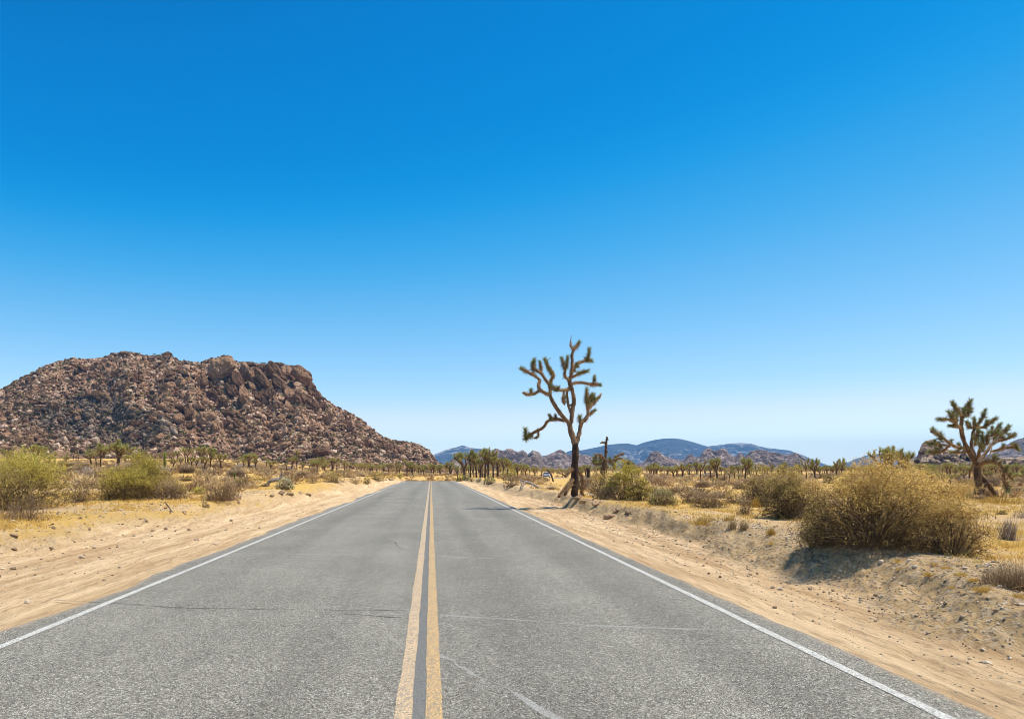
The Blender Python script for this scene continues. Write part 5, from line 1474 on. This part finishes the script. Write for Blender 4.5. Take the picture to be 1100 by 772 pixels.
    S_(191, 531, 20, 15, 'mustard', 66, 'small golden lobe rising out of the grey brown twigs', 1.5, leafy=1.2, leafless_low=0)
    S_(238, 541, 44, 31, 'straw', 67, 'dense tawny twig bush on the edge of the left bank', 1.4, leafy=0.4, spiky=0.5, lobes=0.25, stems=40)
    S_(214, 531, 18, 10, 'lime', 68, 'small bright green bush left of the tawny twig bush', 1.8, leafy=1.1, leafless_low=0)
    S_(306, 527, 22, 14, 'sage', 69, 'neat rounded sage green bush beside the grey log', 2.2, lobes=0.1, spiky=0.7, leafy=0.6, leafless_low=0.1)
    S_(220, 545, 14, 9, 'brown', 70, 'dark dead tuft hanging over the left bank beside the tawny bush', 1.2, leafy=0)
    S_(47, 520, 18, 12, 'brown', 71, 'brown bush just right of the large left edge bush', 1.6, leafy=0.3)
    S_(93, 513.5, 30, 12, 'grey', 73, 'heap of grey dead twigs around the fallen dark log', 1.5, leafy=0.1)
    S_(69, 507, 9, 7.5, 'lime', 74, 'bright green bush left of the fallen dark log', 2.0, leafy=1.2, leafless_low=0)
    S_(81, 505.5, 16, 4.5, 'lime', 75, 'flat bright green bush behind the fallen dark log', 2.0, leafy=1.2, leafless_low=0)
    S_(285, 523, 12, 6, 'brown', 76, 'low brown brush around the grey log', 1.2, leafy=0.1)
    S_(278, 517, 20, 7, 'olive', 77, 'low olive brush behind the grey log', 1.4, leafy=0.6)
    S_(335, 519, 16, 12, 'russet', 78, 'reddish twig bush right of the sage green bush', 1.3, leafy=0.2)
    S_(359, 519, 24, 13, 'olive', 79, 'rounded olive bush in the middle of the left verge', 1.9, lobes=0.2, leafy=0.8)
    S_(376, 512, 20, 9, 'russet', 80, 'brown bush above the dry russet one on the left verge', 1.6, leafy=0.3)
    S_(381, 520, 20, 11, 'russet', 81, 'dry russet bush right of the rounded olive one on the left verge', 1.6, leafy=0.2)
    S_(394.5, 521, 11, 10, 'olive', 82, 'small dark olive bush right at the left shoulder', 1.9, leafy=0.8)
    S_(405, 517, 22, 12, 'olive', 83, 'wide olive bush right of the small dark one on the left shoulder', 1.9, lobes=0.3, leafy=0.7)
    S_(419.5, 516, 12, 8, 'gold', 84, 'small yellow bush second from the crest on the left shoulder', 1.9, leafy=0.8)
    S_(429.5, 514.5, 12, 6.5, 'lime', 85, 'last low yellow green bush before the crest on the left shoulder', 1.9, leafy=0.8)
    # brush filling the desert between: one of each kind, then copies
    rg = np.random.default_rng(31)
    kinds = ['brown', 'russet', 'grey', 'straw', 'russet', 'olive', 'brown', 'straw']
    protos = [shrub_mesh(kinds[i], 900 + i, 1.5, 0.62, 1300, 500, tw=0.03, tl=0.3, lf=0.045, lobes=0.35, stems=10) for i in range(8)]
    protosb = [shrub_mesh(kinds[i], 950 + i, 1.1, 0.5, 2200, 700, tw=0.012, tl=0.2, lf=0.02, lobes=0.35, stems=20) for i in range(8)]
    names = {'brown': 'brown', 'russet': 'reddish brown', 'grey': 'grey', 'straw': 'straw coloured', 'olive': 'olive'}
    cnt = 0
    tries = 0
    while cnt < 235 and tries < 6000:
        tries += 1
        leftside = rg.uniform() < 0.5
        D = 27 + 110 * rg.uniform(0, 1) ** 1.25
        px = rg.uniform(0, 463) if leftside else rg.uniform(463, 1100)
        x = (px - VX) / FPX * D
        off, _ = road_coord(np.array([x]), np.array([D]))
        if abs(off[0]) < 8.5: continue
        if D < 42 and (fbm(np.array(x / 7), np.array(D / 7), 77, 2) < 0.15): continue
        if 588 < px < 616 and D > 40: continue
        i = int(rg.integers(8))
        if not leftside and px > 640 and 40 < D < 70 and i in (2,): i = 3
        ms = protosb[i] if D < 55 else protos[i]
        sc = rg.uniform(0.6, 1.25) * (1.0 if D > 45 else 0.75)
        side = 'left' if leftside else 'right'
        put_shrub(ms, x, D, G(x, D), rg.uniform(0, 6.28), 'low dry %s brush scattered over the desert floor %s of the road' % (names[kinds[i]], side), 'low %s brush %s of the road' % (names[kinds[i]], side), (sc, sc, sc * rg.uniform(0.7, 1.1)), 'brush')
        cnt += 1
build_shrubs()

# ------------------------------------------------------------------ fallen wood, stump, rocks
def wood(name, lab, cat, px, base, lines, seed, tone=0.5, D=None, twigs=0, mat=None):
    if D is None: x, y, z = at(px, base)
    else: y = D; x = (px - VX) / FPX * y; z = G(x, y)
    o = empty(name, (x, y, z))
    rg = np.random.default_rng(seed)
    k = y / FPX
    parts = []
    for i, (nm, pts, r0, r1) in enumerate(lines):
        m_ = MB()
        P = [np.array([(a - px) * k, d, CAM_H + (VY - b) * k - z]) for a, b, d in pts]
        tube(m_, P, np.linspace(r0, r1, len(P)), 7, tone, 0.18, seed + i, tvar=0.4)
        m_.obj(nm, mat or M_DEADWOOD, o, True)
    return tag(o, lab, cat)

def build_wood():
    wood('fallen_branch', 'pale dead branch lying on the right bank left of the tallest tree', 'branch', 566, 524,
         [('limb', [(590, 526, 0.1), (580, 524.5, 0), (572, 519.5, 0), (564, 517, 0), (559, 515.5, 0.1)], 0.09, 0.05), ('branch', [(564, 517, 0), (561, 522, -0.3), (557, 526.5, -0.5)], 0.05, 0.03),
          ('branch', [(559, 516, 0.1), (560, 520, -0.2), (558, 524, -0.3)], 0.045, 0.03), ('branch', [(572, 519.5, 0), (570, 522.5, -0.3), (566, 525, -0.4)], 0.045, 0.025)], 7, 0.6)
    wood('fallen_log', 'dark fallen trunk lying in the left field behind the vase shaped shrub', 'log', 85, 509,
         [('bole', [(70, 508.5, 0), (78, 508, 0), (85, 506, 0.4), (92, 504.5, 0.6)], 0.10, 0.16), ('branch', [(92, 505, 0.6), (93.5, 501.5, 0.6)], 0.05, 0.03)], 8, 0.1)
    wood('fallen_log', 'thin brown log in the left field just left of the golden green mound', 'log', 106, 513.5,
         [('bole', [(98, 510.5, 0.3), (106, 512, 0), (114, 513.5, -0.1)], 0.11, 0.09)], 9, 0.2)
    wood('fallen_log', 'curved grey log with a dark raised stub beside the sage green bush', 'log', 292, 522,
         [('bole', [(286, 525, -0.2), (288, 519, 0), (292, 516, 0), (298, 515, 0.2)], 0.10, 0.10), ('branch', [(297, 515.5, 0.2), (301, 512, 0.3), (302, 508, 0.3)], 0.09, 0.05)], 10, 0.4)
    wood('twig', 'thin forked dry stick on the edge of the left bank', 'stick', 180, 548,
         [('stick', [(177, 539, 0), (181, 544, 0), (185, 549.5, 0)], 0.016, 0.02), ('branch', [(181, 544, 0), (185, 547, -0.1)], 0.012, 0.008)], 12, 0.2)
    wood('tree_stump', 'dark standing stump of a dead joshua tree right of the tallest tree', 'stump', 632, 520,
         [('stump', [(632, 520, 0), (632, 511, 0), (632, 503, 0)], 0.17, 0.15)], 13, 0.05, mat=M_BARK)
    wood('dead_tree', 'thin dark leaning dead trunk standing before the pale road bend', 'trunk', 594, 517,
         [('trunk', [(594.5, 517, 0), (592.5, 511, 0), (590.5, 507, 0.2), (588, 504, 0.4)], 0.14, 0.10)], 14, 0.1, mat=M_BARK)
    rg = np.random.default_rng(41)
    MS = mat_rock('grey_stone', [(0.25, (0.10, 0.085, 0.07)), (0.5, (0.27, 0.23, 0.19)), (0.75, (0.48, 0.42, 0.35))], 14, 0.3, False)
    MC = mat_rock('earth_clod', [(0.25, (0.22, 0.14, 0.08)), (0.5, (0.42, 0.28, 0.16)), (0.75, (0.62, 0.44, 0.27))], 14, 0.5, False)
    def stone(px, base, wpx, hpx, lab, mat=MS, cat='rock', name='rock', group=None, me=None):
        x, y, z = at(px, base); k = y / FPX
        if me is None:
            V, T = rock_verts(rg, ICO3, 12, 0.30, 0.5)
            m_ = MB(); m_.add(V, T=T, tone=rg.uniform(0.2, 0.6)); me = m_.mesh(name, mat, False)
        o = bpy.data.objects.new(name, me)
        o.location = (x, y, z + hpx * k * 0.12); o.scale = (wpx * k * 0.48, wpx * k * 0.4, hpx * k * 0.5); o.rotation_euler = (0, 0, rg.uniform(-0.5, 0.5))
        COL.objects.link(o)
        return tag(o, lab, cat, group)
    stone(1053, 608, 11, 5, 'brown half buried rock between the biggest bush and the lower right bush')
    stone(1070, 605, 9, 5, 'dark grey rock right of the half buried brown one')
    stone(1062, 608, 6, 3, 'small flat rock between the two bigger ones on the right')
    stone(1077, 599, 5, 3, 'small stone above the dark grey rock at the right')
    for (a, b, c, d, lab) in [(157, 563, 5, 5, 'dark clod of earth in the middle of the left bank'), (58, 568, 6, 4, 'brown clod high on the left bank below the bare twig bush'), (96, 570, 4, 3, 'small dark clod left of centre on the left bank'), (55, 591, 5, 4, 'round dark clod at the foot of the left bank'),
                              (15, 594, 8, 4, 'flat dark clod at the foot of the left bank near the frame edge'), (203, 569.5, 7, 4, 'dark clod low on the left bank below the tawny bush'), (152, 556, 9, 4, 'crumbled brown clods on top of the left bank'), (198, 550, 8, 5, 'tilted clod at the bank edge left of the tawny bush'),
                              (16, 578, 12, 6, 'large crumbling clod at the left edge of the frame')]:
        stone(a, b, c, d, lab, MC, 'clod', 'earth_clod')
    # undercut lumps along the right bank edge near the tallest tree
    for i, (a, b, c, d) in enumerate([(621, 538, 9, 6), (629, 540, 13, 8), (640, 541, 12, 7), (655, 557, 13, 8), (663, 551, 11, 6), (676, 555, 9, 5)]):
        stone(a, b, c * 1.1, d, 'crumbling block of earth, %s from the left along the edge of the right bank' % ORD[i], MC, 'clod', 'earth_clod', 'earth blocks along the right bank edge')
    for i, (a, b, c, d) in enumerate([(256, 540, 5, 5), (293, 534, 8, 4), (302, 532, 8, 5), (312, 533, 10, 5), (322, 531, 6, 4), (331, 531, 7, 4)]):
        stone(a, b, c, d, 'crumbling block of earth, %s from the left below the sage green bush' % ORD[i], MC, 'clod', 'earth_clod', 'earth blocks on the left bank below the sage bush')
    # gravel and small stones: uncountable
    mb = MB()
    protos = [rock_verts(rg, ICO1, 6, 0.05, 0.5) for _ in range(10)]
    n = 22000
    D = 0
    D = 4.5 + 30 * rg.uniform(0, 1, n * 4) ** 1.5
    x = np.where(rg.uniform(size=len(D)) < 0.72, rg.uniform(3.6, 8.2, len(D)), -rg.uniform(4.4, 10.5, len(D)))
    bankness = np.where(x > 0, np.exp(-((x - 5.5) / 0.9) ** 2) + 0.05, 0.5 * np.exp(-((np.abs(x) - 7.6) / 1.3) ** 2) + 0.06)
    ok = (rg.uniform(size=len(D)) < bankness) & (np.abs(x) < D * 0.85 + 0.5)
    x, D = x[ok][:n], D[ok][:n]
    z = ground(x, D)
    sz = np.clip(rg.lognormal(-4.95, 0.6, len(x)), 0.003, 0.04)
    sz = sz * np.where(x < 0, 1.7, 1.0)
    scatter(mb, protos, np.stack([x, D, z + sz * 0.2], -1), sz, rg, (0.5, 0.9))
    o = mb.obj('gravel', mat_rock('mixed_gravel', [(0.2, (0.14, 0.095, 0.06)), (0.5, (0.42, 0.31, 0.20)), (0.8, (0.70, 0.57, 0.42))], 14, 0.05, False))
    tag(o, 'loose gravel and small stones on the dirt banks', kind='stuff')
    # dry grass: uncountable
    mb = MB()
    n = 60000
    D = 5 + 62 * rg.uniform(0, 1, n * 2) ** 1.5
    side = rg.uniform(size=n * 2) < 0.5
    x = np.where(side, 5.9 + rg.uniform(0, 1, n * 2) * (D * 0.84 - 4.0).clip(2), -7.6 - rg.uniform(0, 1, n * 2) * (D * 0.62 - 6.0).clip(1))
    den = np.clip(0.5 + 0.9 * fbm(x / 3.2, D / 3.2, 55, 4), 0, 1) * np.clip(0.4 + fbm(x / 0.7, D / 0.7, 56, 2), 0.05, 1)
    ok = rg.uniform(size=n * 2) < den
    x, D = x[ok], D[ok]
    z = ground(x, D)
    m_ = 5
    O = np.repeat(np.stack([x, D, z], -1), m_, 0) + rg.normal(0, 0.035, (len(x) * m_, 3)) * np.array([1, 1, 0])
    hh = np.repeat(rg.uniform(0.03, 0.13, len(x)), m_) * rg.uniform(0.6, 1.3, len(O))
    W_ = np.repeat(np.maximum(0.004, D / FPX * 0.55), m_)
    blades(mb, O, rg.normal(0, 0.5, (len(O), 3)) * np.array([1, 1, 0]) + np.array([0, 0, 0.8]), hh, W_, rg, np.repeat(rg.uniform(0.1, 1, len(x)), m_))
    o = mb.obj('dry_grass', tone_mat('dry_grass', [(0, (0.44, 0.25, 0.06)), (0.5, (0.74, 0.47, 0.10)), (1, (0.90, 0.68, 0.26))], 0, trans=0.3))
    tag(o, 'short dry yellow grass over the desert floor', kind='stuff')
    mb = MB()
    pr = []
    for i in range(6):
        q = MB(); r2 = np.random.default_rng(980 + i); k_ = 90
        P_, r_ = dome(r2, k_, 1.2, 0.5, 0.3, 980 + i)
        blades(q, P_ * 0.7, P_ * np.array([1, 1, 1.2]) + r2.normal(0, 0.3, (k_, 3)) + np.array([0, 0, 0.2]), 0.34, 0.085, r2, np.clip(r2.normal(0.45, 0.2, k_), 0, 1), flat=0.6)
        pr.append((np.concatenate(q.v), np.concatenate(q.t), np.concatenate(q.tone)))
    k_ = 0
    while k_ < 2600:
        D = 34 + 190 * rg.uniform(0, 1) ** 1.3
        px = rg.uniform(-20, 464) if k_ % 2 else rg.uniform(464, 1120)
        x = (px - VX) / FPX * D
        off = [x if D < 104 else float(road_coord(np.array([x]), np.array([D]))[0][0])]
        if abs(off[0]) < (8 if D < 110 else 5.5) or (586 < px < 616 and D < 190): continue
        if D < 60 and rg.uniform() < 0.5: continue
        k_ += 1
        if k_ > 1850:
            D = rg.uniform(122, 185); px = rg.uniform(436, 545); x = (px - VX) / FPX * D
            if abs(float(road_coord(np.array([x]), np.array([D]))[0][0])) < 4.4: continue
        V, T, tn = pr[int(rg.integers(6))]
        s_ = rg.uniform(0.5, 1.25); a_ = rg.uniform(0, 6.28); c1, s1 = math.cos(a_), math.sin(a_)
        W_ = (V * s_ * np.array([1.2, 1.2, 0.9])) @ np.array([[c1, s1, 0], [-s1, c1, 0], [0, 0, 1]]) + np.array([x, D, G(x, D) - 0.03])
        mb.add(W_, T=T, tone=np.clip(tn + rg.normal(0, 0.22), 0, 1))
    o = mb.obj('low_brush', tone_mat('low_dry_brush', [(0, (0.22, 0.14, 0.075)), (0.35, (0.44, 0.29, 0.15)), (0.65, (0.64, 0.45, 0.22)), (1, (0.80, 0.62, 0.28))], 0, trans=0.2))
    tag(o, 'knee high brown and straw coloured brush covering the desert out to the hills', kind='stuff')
    # bright tufts on the near right bank
    tm = []
    for i in range(3):
        q = MB(); r2 = np.random.default_rng(60 + i); nn = 160
        O = r2.normal(0, 0.03, (nn, 3)) * np.array([1, 1, 0])
        blades(q, O, r2.normal(0, 0.6, (nn, 3)) * np.array([1, 1, 0]) + np.array([0, 0, 0.7]), r2.uniform(0.04, 0.09, nn), 0.005, r2, r2.uniform(0.2, 1, nn))
        tm.append(q.mesh('grass_tuft', SHM['orange']))
    for i, (a, b, s) in enumerate([(998, 623, 1.0), (964, 605, 0.8), (1017, 613, 0.8), (1030, 619, 0.7), (1036, 621, 0.8), (1046, 625, 0.7), (1053, 637, 1.0), (1058, 638, 0.9), (1045, 633, 0.7), (1094, 643, 0.8), (1090, 630, 0.8), (1064, 600, 0.8), (1049, 590, 0.8), (1005, 606, 0.7), (829, 585, 0.9), (1070, 630, 0.6), (1024, 632, 0.6), (966, 614, 0.6)]):
        x, y, z = at(a, b)
        o = bpy.data.objects.new('grass_tuft', tm[i % 3]); o.location = (x, y, z - 0.005); o.scale = (s, s, s * 0.9); o.rotation_euler = (0, 0, i * 1.3)
        COL.objects.link(o)
        tag(o, 'small bright orange grass tuft growing on the gravelly right bank near the biggest bush', 'grass tuft', 'orange grass tufts on the near right bank')
build_wood()

# ------------------------------------------------------------------ the car on the bend of the road
def build_car():
    k = int(np.argmin(np.abs(ROAD[:, 0] / ROAD[:, 1] - (587.5 - VX) / FPX)))
    x, D, th = ROAD[k]; z = float(road_z(D)) + 0.01
    car = empty('parked_car', (x, D, z), -math.atan2(x, D) - 0.06)
    def solid(m): 
        q = NT(m[0]); q.b.inputs['Metallic'].default_value = m[3]; q.b.inputs['Specular IOR Level'].default_value = 0.35
        return q.done(m[1], None, m[2])
    body_m, glass, tyre, rimm, red, chrome = [solid(q) for q in (('white_car_paint', (0.62, 0.63, 0.66), 0.3, 0.1), ('dark_glass', (0.015, 0.015, 0.02), 0.45, 0), ('tyre_rubber', (0.02, 0.02, 0.02), 0.9, 0), ('wheel_metal', (0.5, 0.5, 0.52), 0.35, 0.9), ('red_lamp', (0.45, 0.02, 0.03), 0.3, 0), ('dark_trim', (0.05, 0.05, 0.06), 0.5, 0))]
    # side outline of a hatchback, swept across the width with rounded shoulders
    low = [(-2.05, 0.45), (-2.1, 0.75), (-1.95, 0.95), (-1.1, 1.02), (0.9, 1.0), (1.75, 0.9), (2.1, 0.72), (2.12, 0.45), (1.7, 0.28), (-1.8, 0.28)]
    mb = MB()
    ws = [(-0.86, 0.92), (-0.80, 1.0), (0.80, 1.0), (0.86, 0.92)]
    V = []
    for xo, s in ws:
        for (yy, zz) in low: V.append((xo, yy * (0.985 if s < 1 else 1), 0.62 + (zz - 0.62) * s))
    n = len(low); Q = []
    for i in range(3):
        for j in range(n): Q.append((i * n + j, i * n + (j + 1) % n, (i + 1) * n + (j + 1) % n, (i + 1) * n + j))
    T = [(0, j, j + 1) for j in range(1, n - 1)] + [(3 * n, 3 * n + j + 1, 3 * n + j) for j in range(1, n - 1)]
    mb.add(V, T=T, Q=Q)
    mb.obj('body', body_m, car)
    def prism(bot, top, zb, zt, wb, wt, nm, mat):
        q = MB()
        V = [(-wb, bot[0], zb), (wb, bot[0], zb), (wb, bot[1], zb), (-wb, bot[1], zb), (-wt, top[0], zt), (wt, top[0], zt), (wt, top[1], zt), (-wt, top[1], zt)]
        q.add(V, Q=[(0, 1, 5, 4), (1, 2, 6, 5), (2, 3, 7, 6), (3, 0, 4, 7), (4, 5, 6, 7), (3, 2, 1, 0)])
        return q.obj(nm, mat, car)
    prism((-1.85, 0.95), (-1.35, 0.25), 0.98, 1.42, 0.76, 0.62, 'window', glass)
    prism((-1.42, 0.32), (-1.30, 0.18), 1.42, 1.47, 0.66, 0.60, 'roof', body_m)
    for sx in (-1, 1):
        for yy in (-1.3, 1.3):
            q = MB(); a = np.linspace(0, 2 * np.pi, 20, endpoint=False)
            rings = [(sx * 0.68, 0.24), (sx * 0.68, 0.32), (sx * 0.88, 0.32), (sx * 0.89, 0.22)]
            V = np.concatenate([np.stack([np.full(20, xo), yy + r * np.cos(a), 0.32 + r * np.sin(a)], -1) for xo, r in rings])
            i = np.arange(80).reshape(4, 20); j = np.roll(i, -1, 1)
            q.add(V, Q=np.stack([i[:-1], j[:-1], j[1:], i[1:]], -1).reshape(-1, 4))
            wh = q.obj('wheel', tyre, car)
            q = MB(); V = np.concatenate([[[sx * 0.875, yy, 0.32]], np.stack([np.full(20, sx * 0.885), yy + 0.22 * np.cos(a), 0.32 + 0.22 * np.sin(a)], -1)])
            q.add(V, T=[(0, 1 + k, 1 + (k + 1) % 20) for k in range(20)]); q.obj('rim', rimm, wh)
        q = MB(); V = [(sx * 0.55, -2.1, 0.72), (sx * 0.84, -2.09, 0.72), (sx * 0.84, -2.04, 0.9), (sx * 0.55, -2.05, 0.9), (sx * 0.55, -2.0, 0.72), (sx * 0.84, -2.0, 0.72), (sx * 0.84, -1.96, 0.9), (sx * 0.55, -1.96, 0.9)]
        q.add(V, Q=[(0, 1, 2, 3), (0, 4, 5, 1), (1, 5, 6, 2), (2, 6, 7, 3), (3, 7, 4, 0)]); q.obj('tail_light', red, car)
    prism((-2.14, -2.04), (-2.12, -2.04), 0.36, 0.5, 0.78, 0.74, 'bumper', chrome)
    tag(car, 'tiny pale car on the bend of the road seen between bushes', 'car')
build_car()

# ------------------------------------------------------------------ haze: the air between the camera and the far mountains
def build_haze():
    m = bpy.data.materials.new('desert_air')
    m.use_nodes = True
    n = m.node_tree.nodes
    n.clear()
    out = n.new('ShaderNodeOutputMaterial')
    v = n.new('ShaderNodeVolumePrincipled')
    v.inputs['Color'].default_value = (0.17, 0.54, 1.0, 1)
    v.inputs['Density'].default_value = HAZE_DENSITY
    v.inputs['Density Attribute'].default_value = ''
    v.inputs['Anisotropy'].default_value = 0.0
    m.node_tree.links.new(v.outputs[0], out.inputs['Volume'])
    x0, x1, y0, y1, z0, z1 = -6000, 6000, -150, 5600, -4, 215
    V = [(x, y, z) for z in (z0, z1) for y in (y0, y1) for x in (x0, x1)]
    Q = [(0, 2, 3, 1), (4, 5, 7, 6), (0, 1, 5, 4), (2, 6, 7, 3), (0, 4, 6, 2), (1, 3, 7, 5)]
    mb = MB(); mb.add(V, Q=Q)
    o = mb.obj('haze', m)
    tag(o, 'thin blue haze in front of the far mountains', kind='stuff')
build_haze()
